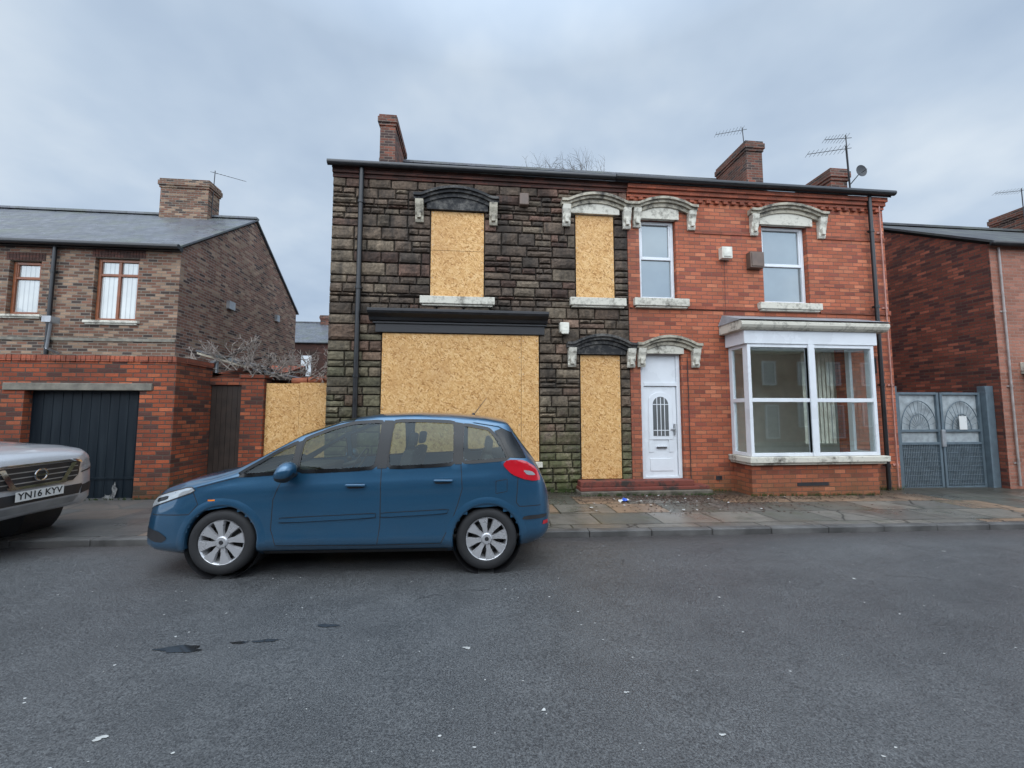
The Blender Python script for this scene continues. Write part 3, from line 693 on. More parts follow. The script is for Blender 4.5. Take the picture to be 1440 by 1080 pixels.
BW=empty('brick_wall')
mb=MB(); mb.box(-4.82,-4.38,8.62,8.9,-.2,2.42); mb.box(-5.449,-4.82,8.64,8.88,2.28,2.42); mb.box(-4.86,-4.36,8.60,8.92,2.421,2.5); mb.box(-4.36,-2.95,8.85,9.05,.0,2.3); mb.obj('walls',M['garbrick'],BW)
mb=MB()
for i in range(3): mb.cyl((-3.95+i*.34,8.95,2.38+.03*i),(-3.63+i*.34,8.95,2.40+.03*i),.08,n=10)
mb.obj('ridge_tiles',M['terracotta'],BW,smooth=True,angle=40)
WG=empty('wooden_gate')
mb=MB(); x=-5.44
while x<-4.84: mb.box(x+.003,x+.1,8.68,8.71,.16,2.27); x+=.103
mb.box(-5.44,-4.83,8.71,8.74,.5,.6); mb.box(-5.44,-4.83,8.71,8.74,1.8,1.9); mb.obj('boards',M['darkwood'],WG)
mb=MB(); mb.box(-5.449,-4.821,8.66,8.8,.0,.15); mb.obj('threshold',M['concrete'],WG)
FE=empty('board_fence')
mb=MB(); mb.box(-4.37,-3.7,8.70,8.72,.0,2.32); mb.box(-3.697,-2.9,8.703,8.72,.0,2.34); mb.obj('boards',M['osb'],FE)
mb=MB(); 
for x in (-4.3,-3.6,-3.0): mb.box(x,x+.08,8.725,8.8,.0,2.3)
mb.obj('posts',M['darkwood'],FE)
SH=empty('lean_to_shed')
mb=MB(); mb.prismx([(9.2,0),(10.9,0),(10.9,2.95),(9.2,2.5)],-5.9,-4.5); mb.obj('walls',M['garbrick'],SH,fixn=True)
mb=MB(); random.seed(11); x=-6.0
while x<-4.3:
    w=.18+random.random()*.12; z=3.02-(x+6.0)*.30+random.uniform(-.03,.03); t=random.uniform(-.12,.0)
    mb.prism([(x,z),(x+w-.01,z-.06+t*w),(x+w-.01,z-.02+t*w),(x,z+.04)],9.0+random.uniform(-.1,.1),11.0); x+=w
mb.obj('roof',M['slate'],SH,fixn=True)
mb=MB(); mb.prism([(-5.9,2.95),(-4.9,2.66),(-4.9,2.70),(-5.9,2.99)],8.88,8.91); mb.obj('bargeboard',M['stonegrey'],SH,fixn=True)
mb=MB(); 
for (x,y,z,l,a) in ((-5.3,9.0,2.72,.7,.25),(-5.0,9.0,2.62,.6,-.3),(-4.6,9.0,2.5,.8,.1),(-5.5,8.95,2.8,.6,.5),(-4.8,8.95,2.45,.5,.7),(-4.3,8.95,2.42,.5,-.1)):
    mb.cyl((x,y,z),(x+l*math.cos(a),y+.1,z+l*math.sin(a)+.05),.025,n=6)
mb.obj('old_timbers',M['darkwood'],SH)

def house_win(par,x0,x1,z0,z1,y,frame_m):
    window(par,x0,x1,z0,z1,y,frame_m,M['glassblind'],trans=(z1-.42,),mull=((x0+x1)/2,) if x1-x0>.9 else (),fw=.07)
H4=empty('brick_house'); LY=11.0; LX=-7.85
mb=MB(); wall(mb,-26,LX-.01,-.3,6.1,LY,LY+.28,[(-11.92,-11.18,4.20,5.62),(-9.92,-8.85,4.08,5.77),(-16,-15,4.1,5.7)]); mb.obj('front_wall',M['oldbrick'],H4)
mb=MB(); mb.prismx([(LY+.001,-.3),(17.8,-.3),(17.8,6.08),(14.4,8.50),(LY+.001,6.08)],LX-.25,LX); mb.obj('gable_wall',M['gablebrick'],H4,fixn=True)
roof(H4,-26,LX+.06,LY,17.8,6.14,14.4,8.56,M['slate'])
mb=MB(); mb.box(-26,LX+.05,LY-.12,LY,5.98,6.1); mb.cyl((-26,LY-.2,6.06),(LX+.08,LY-.2,6.06),.065,n=12); mb.obj('gutter',M['pipe'],H4)
mb=MB(); mb.box(-26,LX,LY-.03,LY,3.55,3.63); mb.obj('band',M['concrete'],H4)
house_win(H4,-11.9,-11.2,4.22,5.6,LY+.08,M['brownframe']); house_win(H4,-9.9,-8.87,4.10,5.75,LY+.08,M['brownframe'])
sill(H4,-12.05,-11.05,4.1,4.2,LY,M['stonewhite'],.08); sill(H4,-10.06,-8.75,3.98,4.09,LY,M['stonewhite'],.08)
mb=MB()
for a,b,z in ((-12.0,-11.1,5.63),(-10.0,-8.77,5.78)):
    x=a
    while x<b: mb.box(x+.004,x+.07,LY-.012,LY+.1,z,z+.2); x+=.076
mb.obj('brick_lintels',M['redbrown'],H4)
pipe(H4,-11.0+.18,LY-.08,3.0,6.0,M['pipe'],.045)
mb=MB(); mb.cyl((-10.55,LY-.05,3.2),(-10.55,LY-.35,3.3),.03,n=8); mb.cyl((-10.55,LY-.35,3.3),(-10.35,LY-.5,3.95),.03,n=8); mb.box(-10.45,-10.25,LY-.62,LY-.4,3.9,4.05); mb.obj('outside_lamp',M['galv'],H4)
chimney(H4,-10.85,-9.3,14.1,14.7,8,9.8,M['oldbrick'])
yagi(H4,(-9.3,14.3,8.6),(-9.25,14.3,10.3),(1,.1,-.2),1.0,9)
mb=MB(); mb.box(LX,LX+.1,13.0,13.3,5.0,5.25); mb.box(LX,LX+.1,16.0,16.2,5.3,5.55); mb.cyl((LX+.06,12.6,0),(LX+.06,12.6,3.3),.05,n=8); mb.cyl((LX+.06,12.6,3.3),(LX+.06,11.6,2.8),.05,n=8); mb.obj('wall_fittings',M['galv'],H4)
H5=empty('brick_house')
mb=MB(); mb.box(-18,-5,25,33,0,6.0); mb.obj('walls',M['redbrown'],H5); roof(H5,-18,-5,25,33,6.05,29,8.1,M['slate'])
mb=MB(); mb.box(-10.6,-10.0,24.95,24.99,3.9,5.2); mb.obj('window',M['white'],H5)
chimney(H5,-10.9,-10.3,28.5,29.5,7.5,8.6,M['chim'])
H6=empty('brick_house')
mb=MB(); mb.box(-40,-21.5,20,29,0,7.6); mb.obj('walls',M['oldbrick'],H6); roof(H6,-40,-21.0,20,29,7.6,24.5,11.2,M['slate'])

H7=empty('brick_terrace')
mb=MB(); mb.box(-34,34,-12,-7.6,-.3,5.6); mb.obj('walls',M['pinkbrick'],H7); roof(H7,-34,34,-12,-7.6,5.6,-9.8,7.2,M['slate'])
fr=MB(); gl=MB(); x=-33
while x<32:
    for (a,b,c,d) in ((.3,1.5,.8,2.5),(.4,1.3,3.4,4.9),(2.4,3.3,3.4,4.9),(2.5,3.4,.1,2.2)):
        for e in ((a,b,c,c+.09),(a,b,d-.09,d),(a,a+.09,c+.09,d-.09),(b-.09,b,c+.09,d-.09)): fr.box(x+e[0],x+e[1],-7.6,-7.5,e[2],e[3])
        gl.box(x+a+.09,x+b-.09,-7.6,-7.56,c+.09,d-.09)
    x+=4.4
fr.obj('window_frames',M['white'],H7); gl.obj('window_panes',M['glassblind'],H7)

# ------------------------------------------------------------------ trees
def twigs(mb,p,d,L,r,depth,spread=.6,up=.15,fall=.5):
    n=3; q=Vector(p); dd=Vector(d).normalized()
    for i in range(n):
        nd=(dd+Vector([random.uniform(-.16,.16) for _ in range(3)])+Vector((0,0,up*.3))).normalized()
        q2=q+nd*L/n; mb.cyl(q,q2,r*(1-.18*i),r*(1-.18*(i+1)),n=4 if depth<3 else 7,caps=False); 
        if depth>0 and (i>0 or random.random()<.5):
            for k in range(1 if i<n-1 else 2):
                s=Vector([random.uniform(-1,1) for _ in range(3)]); s=(nd+s*spread+Vector((0,0,up))).normalized()
                twigs(mb,q2,s,L*random.uniform(.55,.8),r*fall,depth-1,spread,up,fall)
        q=q2; dd=nd
T=MB(); random.seed(21)
twigs(T,(0,0,-.2),(0,0,1),7.5,.24,0)
for k in range(12):
    a=k*2*math.pi/12+.2; twigs(T,(0,0,6.0+.3*(k%3)),(math.cos(a)*.8,math.sin(a)*.8,1),4.0,.11,5,.95,.10,.60)
V=np.array(T.v); hs=np.sort(V[:,2]); zt=float(hs[int(len(hs)*.985)])
# prune the few stray shoots far above the crown: compress their height
for i,v in enumerate(T.v):
    if v[2]>zt: T.v[i]=(v[0],v[1],zt+(v[2]-zt)*.35)
top=V[V[:,2]>.8*zt]; cxm=float(np.median(top[:,0])); cym=float(np.median(top[:,1])); wd=float(np.percentile(top[:,0],95)-np.percentile(top[:,0],5))
s_=17.9/zt; sx=7.0/wd
tr=T.obj('bare_tree',M['bark'],smooth=True)
tr.scale=(sx,s_*.5,s_); tr.location=(5.45-cxm*sx,25-cym*s_*.5,0)
T=MB(); random.seed(4)
for k in range(20):
    twigs(T,(-5.45+.125*k,8.86+random.uniform(-.08,.1),2.36+(.25 if k<6 else .05)),(random.uniform(-1.3,1.3),-.2,random.uniform(.3,.9)),.36,.012,3,.95,.06,.8)
T.obj('bare_shrub',M['drybark'])

# ------------------------------------------------------------------ vehicles
class Loft:
    def __init__(s,tab,sm=.05):
        t=np.array(tab); s.L=t[-1,0]; s.xs=np.linspace(0,s.L,700); dx=s.xs[1]
        k=max(1,int(sm/dx)); ker=np.hanning(2*k+3); ker/=ker.sum()
        s.a=[]
        for c in range(1,7):
            y=np.interp(s.xs,t[:,0],t[:,c]); yp=np.concatenate([2*y[0]-y[k+1:0:-1],y,2*y[-1]-y[-2:-k-3:-1]]); s.a.append(np.convolve(yp,ker,'valid')[:700])
    def P(s,x): return [float(np.interp(x,s.xs,a)) for a in s.a]
    def yv(s,par,z,creases):
        zb,zs,zr,zt,W,wr=par
        if z<=zs:
            t=max(0,(z-zb)/max(1e-4,zs-zb))
            y=W-.10*max(0,(.16-t)/.16)**2-.035*max(0,(t-.45)/.55)**2
            for zc,am,wd in creases: y+=am*math.exp(-((z-zc)/wd)**2)
            return y
        if z<=zr:
            t=(z-zs)/max(1e-4,zr-zs); ys=s.yv(par,zs,creases); return ys+(wr-ys)*t+.022*math.sin(math.pi*t)
        q=min(1,(z-zr)/max(1e-4,zt-zr)); return wr*math.sqrt(max(0,1-q*q))
    def side(s,x,z): return s.yv(s.P(x),z,s.cr(x))
    def cr(s,x):
        f=max(0,min(1,(x-.5)/.5))*max(0,min(1,(s.L-.3-x)/.5)); return [(c0+c1*x,am*f,wd) for c0,c1,am,wd in s.creases]
    creases=[]
    def front(s,y,z,rear=False):
        n=120; xs=np.linspace(0,1.2,n) if not rear else np.linspace(s.L,s.L-1.2,n)
        for i,x in enumerate(xs):
            p=s.P(x)
            if p[0]-.005<=z<=p[3] and s.yv(p,z,[])>=abs(y):
                if i==0: return x
                return float(x)
        return float(xs[-1])
def inside(pt,poly):
    x,z=pt; c=False; j=len(poly)-1
    for i in range(len(poly)):
        xi,zi=poly[i];xj,zj=poly[j]
        if (zi>z)!=(zj>z) and x<(xj-xi)*(z-zi)/(zj-zi)+xi: c=not c
        j=i
    return c
def dens(poly,st=.03):
    o=[]
    for i in range(len(poly)):
        a=Vector(poly[i]);b=Vector(poly[(i+1)%len(poly)]);k=max(1,int((b-a).length/st))
        for q in range(k): o.append(a.lerp(b,q/k))
    return o
def smoothpoly(poly,it=2,f=.18):
    p=[Vector(q) for q in poly]
    for _ in range(it):
        o=[]
        for i in range(len(p)):
            a=p[i];b=p[(i+1)%len(p)]; o+= [a.lerp(b,f),a.lerp(b,1-f)]
        p=o; f=.2
    return [tuple(q) for q in p]
def patch(name,par,mat,poly,fn,step=.04,smooth=True):
    bm=bmesh.new(); vs=[bm.verts.new((p[0],0,p[1])) for p in poly]; bm.faces.new(vs)
    us=[p[0] for p in poly]; ws=[p[1] for p in poly]
    def cut(co,no):
        g=list(bm.verts)+list(bm.edges)+list(bm.faces); bmesh.ops.bisect_plane(bm,geom=g,plane_co=co,plane_no=no,dist=1e-5)
    u=min(us)+step
    while u<max(us): cut((u,0,0),(1,0,0)); u+=step
    w=min(ws)+step
    while w<max(ws): cut((0,0,w),(0,0,1)); w+=step
    bm.verts.ensure_lookup_table(); V=[(v.co.x,v.co.z) for v in bm.verts]; F=[[v.index for v in f.verts] for f in bm.faces]; bm.free()
    mb=MB()
    res=[fn(*v) for v in V]
    for k in range(len(res[0])):
        b=len(mb.v); mb.v+=[r[k] for r in res]
        for f in F: mb.f.append(tuple(b+i for i in (f if k==0 else f[::-1]))); mb.m.append(0)
    return mb.obj(name,mat,par,smooth=smooth)
def band(name,par,mat,poly,w0,w1,fn,closed=True):
    pts=dens(poly) ; n=len(pts); ar=sum(pts[i].x*pts[(i+1)%n].y-pts[(i+1)%n].x*pts[i].y for i in range(n)); sg=1 if ar>0 else -1
    mb=MB(); A=[];B=[]
    for i in range(n):
        t=(pts[(i+1)%n]-pts[i-1]); nn=Vector((t.y,-t.x)).normalized()*sg
        A.append(fn(*(pts[i]-nn*w0))); B.append(fn(*(pts[i]+nn*w1)))
    for k in range(len(A[0])):
        b=len(mb.v); mb.v+=[a[k] for a in A]+[q[k] for q in B]
        for i in range(n):
            j=(i+1)%n; mb.f.append((b+i,b+j,b+n+j,b+n+i)); mb.m.append(0)
    return mb.obj(name,mat,par,smooth=True)
def wheel(par,x,yo,z,r,w,sgn,nsp=8,name='wheel'):
    mb=MB(); c=(x,yo,z)
    mb.lathe([(.68*r,.016),(.71*r,.002),(.80*r,-.006),(.90*r,.0),(.965*r,.014),(r,.04),(r,w-.04),(.965*r,w-.012),(.9*r,w),(.66*r,w-.01)],c,56,0,sgn)
    mb.lathe([(.69*r,.018),(.675*r,.008),(.655*r,.012),(.63*r,.03),(.60*r,.12),(.60*r,w-.02)],c,56,1,sgn)
    mb.lathe([(.60*r,.13),(.0,.13)],c,32,2,sgn); mb.lathe([(.48*r,.10),(.47*r,.095),(.15*r,.095)],c,32,3,sgn)
    for i in range(nsp):
        t=2*math.pi*i/nsp+.2; ux,uz=math.cos(t),math.sin(t); px,pz=-uz,ux
        secs=[(.10*r,.024,.022),(.35*r,.028,.014),(.655*r,.062,.010)]
        for (r0,h0,y0),(r1,h1,y1) in zip(secs[:-1],secs[1:]):
            b=len(mb.v)
            for (rr,hh,yy) in ((r0,h0,y0),(r1,h1,y1)):
                for s_,dy in ((-1,0),(1,0),(1,.03),(-1,.03)):
                    mm=.82 if dy==0 else 1
                    mb.v.append((x+ux*rr+px*s_*hh*mm,yo+sgn*(yy+dy),z+uz*rr+pz*s_*hh*mm))
            for q in ((0,1,5,4),(1,2,6,5),(2,3,7,6),(3,0,4,7)): mb.f.append(tuple(b+k for k in q)); mb.m.append(1)
    mb.lathe([(.19*r,.05),(.18*r,.012),(.15*r,.004),(.0,.003)],c,24,1,sgn); mb.lathe([(.07*r,.003),(.06*r,.0),(.0,.0)],c,16,2,sgn)
    return mb.obj(name,[M['tyre'],M['alloy'],M['plastic'],M['brake']],par,smooth=True,angle=35,fixn=True)

def build_body(par,lf,paint,holes,wh,wr_,ws_glass,rear_glass,floorz,extra_dark=None,nside=(14,12,10)):
    n1,n2,n3=nside
    cols=list(np.arange(0,lf.L,.02))+[lf.L]
    for v in (ws_glass[0],ws_glass[1],rear_glass[0],rear_glass[1]):
        i=int(np.argmin([abs(c-v) for c in cols])); cols[i]=v
    rings=[]
    for x in cols:
        p=lf.P(x); zb,zs,zr,zt,W,wr=p; cr=lf.cr(x); ring=[(0,zb)]
        for i in range(n1+1): 
            z=zb+(zs-zb)*(i/n1); ring.append((lf.yv(p,z,cr),z))
        for i in range(1,n2+1): z=zs+(zr-zs)*i/n2; ring.append((lf.yv(p,z,cr),z))
        for i in range(1,n3+1):
            a=math.pi/2*i/n3; ring.append((wr*math.cos(a) if i<n3 else 0,zr+(zt-zr)*math.sin(a)))
        rings.append(ring)
    mb=MB(); k=len(rings[0])
    for sgn in (1,-1):
        b=len(mb.v)
        for x,rg in zip(cols,rings):
            for y,z in rg: mb.v.append((x,sgn*y,z))
        for i in range(len(cols)-1):
            xm=(cols[i]+cols[i+1])/2
            for j in range(k-1):
                ym=(rings[i][j][0]+rings[i+1][j+1][0])/2; zm=(rings[i][j][1]+rings[i][j+1][1]+rings[i+1][j][1]+rings[i+1][j+1][1])/4
                skip=False
                if 0<j<1+n1+n2:
                    for h in holes:
                        if inside((xm,zm),h): skip=True;break
                if not skip and j<1+n1:
                    for wx,wz,rad in wh:
                        if (xm-wx)**2+(zm-wz)**2<rad**2 and ym>.5: skip=True
                if j==0:
                    for wx,wz,rad in wh:
                        if abs(xm-wx)<rad*.93: skip=True
                mi=0
                if j>=1+n1+n2+1 and (ws_glass[0]<xm<ws_glass[1] or rear_glass[0]<xm<rear_glass[1]): mi=1
                if skip: continue
                f=(b+i*k+j,b+(i+1)*k+j,b+(i+1)*k+j+1,b+i*k+j+1)
                mb.f.append(f if sgn==1 else f[::-1]); mb.m.append(mi)
    h=len(cols)*k
    for i in (0,len(cols)-1):
        for j in range(k-1):
            a,b_,c,d=i*k+j,i*k+j+1,h+i*k+j+1,h+i*k+j
            mb.f.append((a,b_,c,d)); mb.m.append(0)
    o=mb.obj('body',[paint,M['carglass']],par,smooth=True)
    bm=bmesh.new(); bm.from_mesh(o.data); bmesh.ops.remove_doubles(bm,verts=bm.verts,dist=.0005); bmesh.ops.recalc_face_normals(bm,faces=bm.faces); bm.to_mesh(o.data); bm.free()
    for p in o.data.polygons: p.use_smooth=True
    return o

# ---- blue car (MPV hatchback)
CAR=empty('parked_car')
def rx(x): return x if x<3.72 else 3.72+(x-3.72)*.86
def rp(poly): return [(rx(a),b) for a,b in poly]
tab=[(0.00,.34,.50,.58,.60,.42,.34),(0.04,.27,.57,.66,.69,.58,.48),(0.12,.22,.64,.74,.78,.71,.60),(0.25,.20,.71,.81,.87,.80,.69),(0.50,.19,.81,.89,.96,.865,.76),
(0.80,.19,.90,.96,1.03,.895,.79),(1.00,.19,.95,1.02,1.09,.905,.80),(1.25,.19,.98,1.16,1.24,.91,.775),(1.60,.19,1.01,1.37,1.45,.91,.73),(2.00,.19,1.04,1.52,1.60,.91,.68),
(2.40,.19,1.06,1.585,1.665,.91,.655),(2.80,.19,1.08,1.60,1.68,.91,.65),(3.20,.19,1.10,1.59,1.675,.91,.65),(3.60,.19,1.13,1.56,1.645,.905,.64),(3.88,.21,1.15,1.515,1.60,.895,.63),
(3.98,.22,1.15,1.40,1.48,.885,.65),(4.12,.24,1.13,1.24,1.31,.865,.67),(4.24,.25,1.06,1.12,1.17,.83,.68),(4.33,.27,.95,.99,1.03,.79,.66),(4.42,.31,.78,.83,.86,.71,.58),(4.47,.40,.62,.66,.68,.56,.45)]
tab=[(rx(t[0]),)+t[1:] for t in tab]
lf=Loft(tab); lf.creases=[(.80,.035,.012,.05),(.30,0,.018,.07)]
CX,CYc=-3.48,5.2
sidef=lambda off: (lambda x,z:[(x,-(lf.side(x,z)+off),z),(x,(lf.side(x,z)+off),z)])
frontf=lambda off:(lambda y,z:[(lf.front(y,z)-off,y,z)])
w1=smoothpoly([(1.04,.985),(1.57,1.025),(1.60,1.04),(1.60,1.33),(1.40,1.225)],2,.08)
w2=smoothpoly([(1.65,1.025),(2.45,1.065),(2.465,1.56),(2.14,1.535),(1.92,1.47),(1.65,1.355)],2,.08)
w3=smoothpoly([(2.555,1.07),(3.275,1.105),(3.255,1.555),(3.0,1.565),(2.57,1.565)],2,.08)
w4=smoothpoly([(3.345,1.125),(3.86,1.165),(3.76,1.35),(3.64,1.48),(3.345,1.535)],2,.08)
WX=[(.955,.325),(3.63,.325)]
body=build_body(CAR,lf,M['blue'],[w1,w2,w3,w4],[(x,z,.365) for x,z in WX],None,(1.04,2.14),(rx(3.93),rx(4.18)),.2)
for nm,w in (('quarter_light',w1),('front_door_glass',w2),('rear_door_glass',w3),('rear_quarter_glass',w4)):
    patch(nm,CAR,M['carglass'],w,sidef(-.004)); band(nm+'_seal',CAR,M['gloss'],w,.016,.022,sidef(.004))
patch('b_pillar',CAR,M['gloss'],[(2.46,1.06),(2.56,1.065),(2.57,1.57),(2.47,1.57)],sidef(.0065))
patch('c_pillar',CAR,M['gloss'],[(3.275,1.105),(3.35,1.11),(3.35,1.545),(3.255,1.56)],sidef(.0065))
patch('a_pillar',CAR,M['gloss'],[(1.60,1.03),(1.65,1.03),(1.65,1.35),(1.60,1.33)],sidef(.0065))
patch('rear_pillar_black',CAR,M['gloss'],rp([(3.88,1.18),(4.11,1.17),(4.07,1.25),(3.99,1.37),(3.91,1.48),(3.80,1.495),(3.70,1.46),(3.78,1.37)]),sidef(.008))
patch('spoiler_edge',CAR,M['blue'],rp([(3.45,1.56),(3.75,1.515),(3.94,1.44),(3.97,1.47),(3.88,1.53),(3.5,1.58)]),sidef(.012))
for (x,z) in WX:
    arc=[(x+.365*math.cos(t),z+.365*math.sin(t)) for t in [math.pi*(-.06+1.12*i/30) for i in range(31)]]
    mb=MB()
    for s_ in (-1,1):
        b=len(mb.v)
        for (px,pz) in arc:
            dx,dz=(px-x)/.365,(pz-z)/.365
            for rr,off in ((.46,-.004),(.42,.004),(.385,.009),(.366,.006),(.358,-.05)):
                X_=x+dx*rr; Z_=max(.19,z+dz*rr); yy=lf.side(min(lf.L-.03,X_),min(Z_,.80 if x<2 else .9))
                mb.v.append((X_,s_*(yy+off),Z_))
        for i in range(30):
            for q in range(4): 
                f=(b+i*5+q,b+i*5+q+1,b+(i+1)*5+q+1,b+(i+1)*5+q); mb.f.append(f); mb.m.append(0)
    mb.obj('wheel_arch',M['blue'],CAR,smooth=True,fixn=True)
    mb=MB(); mb.lathe([(.372,-.86),(.372,-.45),(.1,-.45)],(x,0,z),32); mb.lathe([(.372,.86),(.372,.45),(.1,.45)],(x,0,z),32); mb.obj('wheel_well',M['plastic'],CAR,smooth=True)
def dens_open(p,st=.03):
    o=[]
    for a,b in zip(p[:-1],p[1:]):
        a=Vector(a);b=Vector(b);k=max(1,int((b-a).length/st))
        for q in range(k): o.append(a.lerp(b,q/k))
    o.append(Vector(p[-1])); return o
def seam(pts,w=.004):
    P=[Vector(p) for p in dens_open(pts)]
    mb=MB()
    for sg in (-1,1):
        b=len(mb.v)
        for i,p in enumerate(P):
            t=(P[min(i+1,len(P)-1)]-P[max(i-1,0)]).normalized(); nn=Vector((t.y,-t.x))
            for q in (p-nn*w,p+nn*w): mb.v.append((q.x,sg*(lf.side(q.x,q.y)+.0015),q.y))
        for i in range(len(P)-1): mb.f.append((b+2*i,b+2*i+1,b+2*i+3,b+2*i+2)); mb.m.append(0)
    mb.obj('panel_gap',M['tyre'],CAR)
seam([(1.62,1.02),(1.50,.92),(1.44,.75),(1.44,.45),(1.50,.30),(2.5,.29),(2.52,.5),(2.505,1.06)])
seam([(2.5,.29),(3.15,.30),(3.25,.50),(3.32,.70),(3.36,.85),(3.34,1.11)])
seam([(.62,.84),(.70,.70),(.62,.60)]); seam([(.18,.58),(.62,.60)]); seam(rp([(4.0,.98),(3.98,.70),(4.02,.66),(4.30,.66)]))
seam([(.66,.86),(1.12,.985)],.003)
seam(rp([(3.72,.93),(3.86,.95),(3.86,.82),(3.72,.80),(3.72,.93)]),.003)
patch('rub_strip',CAR,M['blue'],smoothpoly([(1.52,.52),(2.47,.565),(2.47,.605),(1.52,.565)],1),sidef(.014))
patch('rub_strip',CAR,M['blue'],smoothpoly([(2.53,.567),(3.20,.60),(3.22,.64),(2.53,.607)],1),sidef(.014))
band('rub_edge',CAR,M['tyre'],[(1.52,.52),(2.47,.565),(2.47,.605),(1.52,.565)],0,.006,sidef(.004)); band('rub_edge',CAR,M['tyre'],[(2.53,.567),(3.20,.60),(3.22,.64),(2.53,.607)],0,.006,sidef(.004))
def handle(x,z):
    patch('handle_recess',CAR,M['tyre'],smoothpoly([(x-.09,z-.028),(x+.09,z-.02),(x+.09,z+.024),(x-.09,z+.018)],2),sidef(.003),step=.03)
    mb=MB()
    for s_ in (-1,1):
        y=lf.side(x,z); mb.box(x-.10,x+.10,s_*(y+.035) if s_<0 else y+.012,s_*(y+.012) if s_<0 else y+.035,z-.004,z+.022)
    mb.obj('door_handle',M['blue'],CAR,bevel=.008)
handle(2.26,.885); handle(3.16,.93)
HL=smoothpoly([(.055,.60),(.20,.665),(.40,.735),(.66,.83),(.60,.875),(.36,.81),(.16,.745),(.07,.67)],1)
patch('headlamp',CAR,M['lamp'],HL,sidef(.004),step=.03)
band('headlamp_rim',CAR,M['plastic'],HL,.004,.006,sidef(.006))
patch('headlamp_unit',CAR,M['gloss'],smoothpoly([(.22,.70),(.36,.74),(.36,.78),(.22,.74)],2),sidef(.006),step=.03)
patch('tail_lamp',CAR,M['redlamp'],rp(smoothpoly([(3.80,1.10),(3.86,1.155),(4.08,1.15),(4.24,1.07),(4.31,.93),(4.20,.925),(4.06,.95),(3.92,1.00)],1)),sidef(.010),step=.03)
patch('tail_lamp_lens',CAR,M['lamp'],rp(smoothpoly([(4.06,1.045),(4.18,1.03),(4.24,.985),(4.12,.99)],1)),sidef(.013),step=.03)
patch('side_indicator',CAR,M['orange'],[(.80,.735),(.87,.738),(.87,.752),(.80,.75)],sidef(.006))
patch('fog_recess',CAR,M['plastic'],smoothpoly([(.05,.36),(.34,.31),(.42,.36),(.30,.43),(.07,.45)],1),sidef(.004),step=.03)
patch('grille',CAR,M['plastic'],[(-.45,.33),(.45,.33),(.5,.48),(-.5,.48)],frontf(.006),step=.05)
patch('upper_grille',CAR,M['chrome'],[(-.40,.555),(.40,.555),(.40,.575),(-.40,.575)],frontf(.012),step=.05)
patch('number_plate',CAR,M['plate'],[(-.26,.46),(.26,.46),(.26,.55),(-.26,.55)],frontf(.016),step=.05)
patch('rear_bumper_trim',CAR,M['plastic'],rp(smoothpoly([(4.05,.52),(4.38,.52),(4.40,.56),(4.08,.56)],1)),sidef(.008),step=.03)
patch('rear_reflector',CAR,M['redlamp'],rp([(4.33,.45),(4.41,.45),(4.41,.49),(4.34,.49)]),sidef(.010),step=.03)
patch('sill_trim',CAR,M['plastic'],[(1.36,.19),(3.22,.19),(3.22,.235),(1.36,.235)],sidef(.006))
mb=MB()
for s_ in (-1,1):
    b=len(mb.v); nu,nv=14,12
    for i in range(nu+1):
        for j in range(nv):
            u=i/nu*math.pi; t=2*math.pi*j/nv
            X_=-math.cos(u)*.085; rr=math.sin(u)**.6
            mb.v.append((1.60+X_+.02*math.sin(t),s_*(1.02+rr*.125*math.cos(t)),1.04+rr*.105*math.sin(t)))
    for i in range(nu):
        for j in range(nv): mb.f.append((b+i*nv+j,b+(i+1)*nv+j,b+(i+1)*nv+(j+1)%nv,b+i*nv+(j+1)%nv)); mb.m.append(1 if j in (7,8,9,10) else 0)
    mb.cyl((1.62,s_*.86,1.00),(1.61,s_*.95,1.02),.035,n=8,m=1)
mb.obj('door_mirror',[M['blue'],M['plastic']],CAR,smooth=True,fixn=True)
mb=MB(); mb.cyl((3.45,0,1.65),(3.62,0,1.88),.006,.003,n=6); mb.cyl((3.43,0,1.64),(3.46,0,1.67),.02,n=8)
mb.obj('aerial',M['plastic'],CAR)
mb=MB(); mb.box(.9,rx(4.1),-.72,.72,.26,.34,0); mb.box(1.15,1.60,-.74,.74,.78,1.0,0)
for y in (-.38,.38):
    mb.box(2.05,2.55,y-.24,y+.24,.34,.62,1); mb.prism([(2.50,.6),(2.66,.6),(2.80,1.22),(2.68,1.24)],y-.23,y+.23,1); mb.prism([(2.70,1.26),(2.78,1.26),(2.80,1.42),(2.72,1.43)],y-.12,y+.12,1)
for y in (-.48,0,.48):
    mb.box(3.0,3.45,y-.22,y+.22,.34,.66,1); mb.prism([(3.42,.62),(3.56,.62),(3.70,1.18),(3.60,1.2)],y-.21,y+.21,1); mb.prism([(3.60,1.2),(3.68,1.2),(3.70,1.36),(3.63,1.37)],y-.1,y+.1,1)
mb.obj('interior',[M['plastic'],M['seat']],CAR,bevel=.03,fixn=True)
mb=MB(); 
ang=R(62)
for i in range(24):
    t0=2*math.pi*i/24;t1=2*math.pi*(i+1)/24
    f=lambda t:(1.92+.19*math.sin(t)*math.cos(ang),.38+.19*math.cos(t),1.02+.19*math.sin(t)*math.sin(ang))
    mb.cyl(f(t0),f(t1),.014,n=6,caps=False)
mb.cyl((1.7,.38,.95),(1.92,.38,1.02),.03,n=8); mb.obj('steering_wheel',M['plastic'],CAR,smooth=True)
for x,z in WX:
    wheel(CAR,x,-.885,z,.325,.205,1); wheel(CAR,x,.885,z+.0,.325,.205,-1)
CAR.rotation_euler=(R(-1.2),R(.69),R(-.8)); CAR.location=(CX,CYc,gz(CX)+.02)

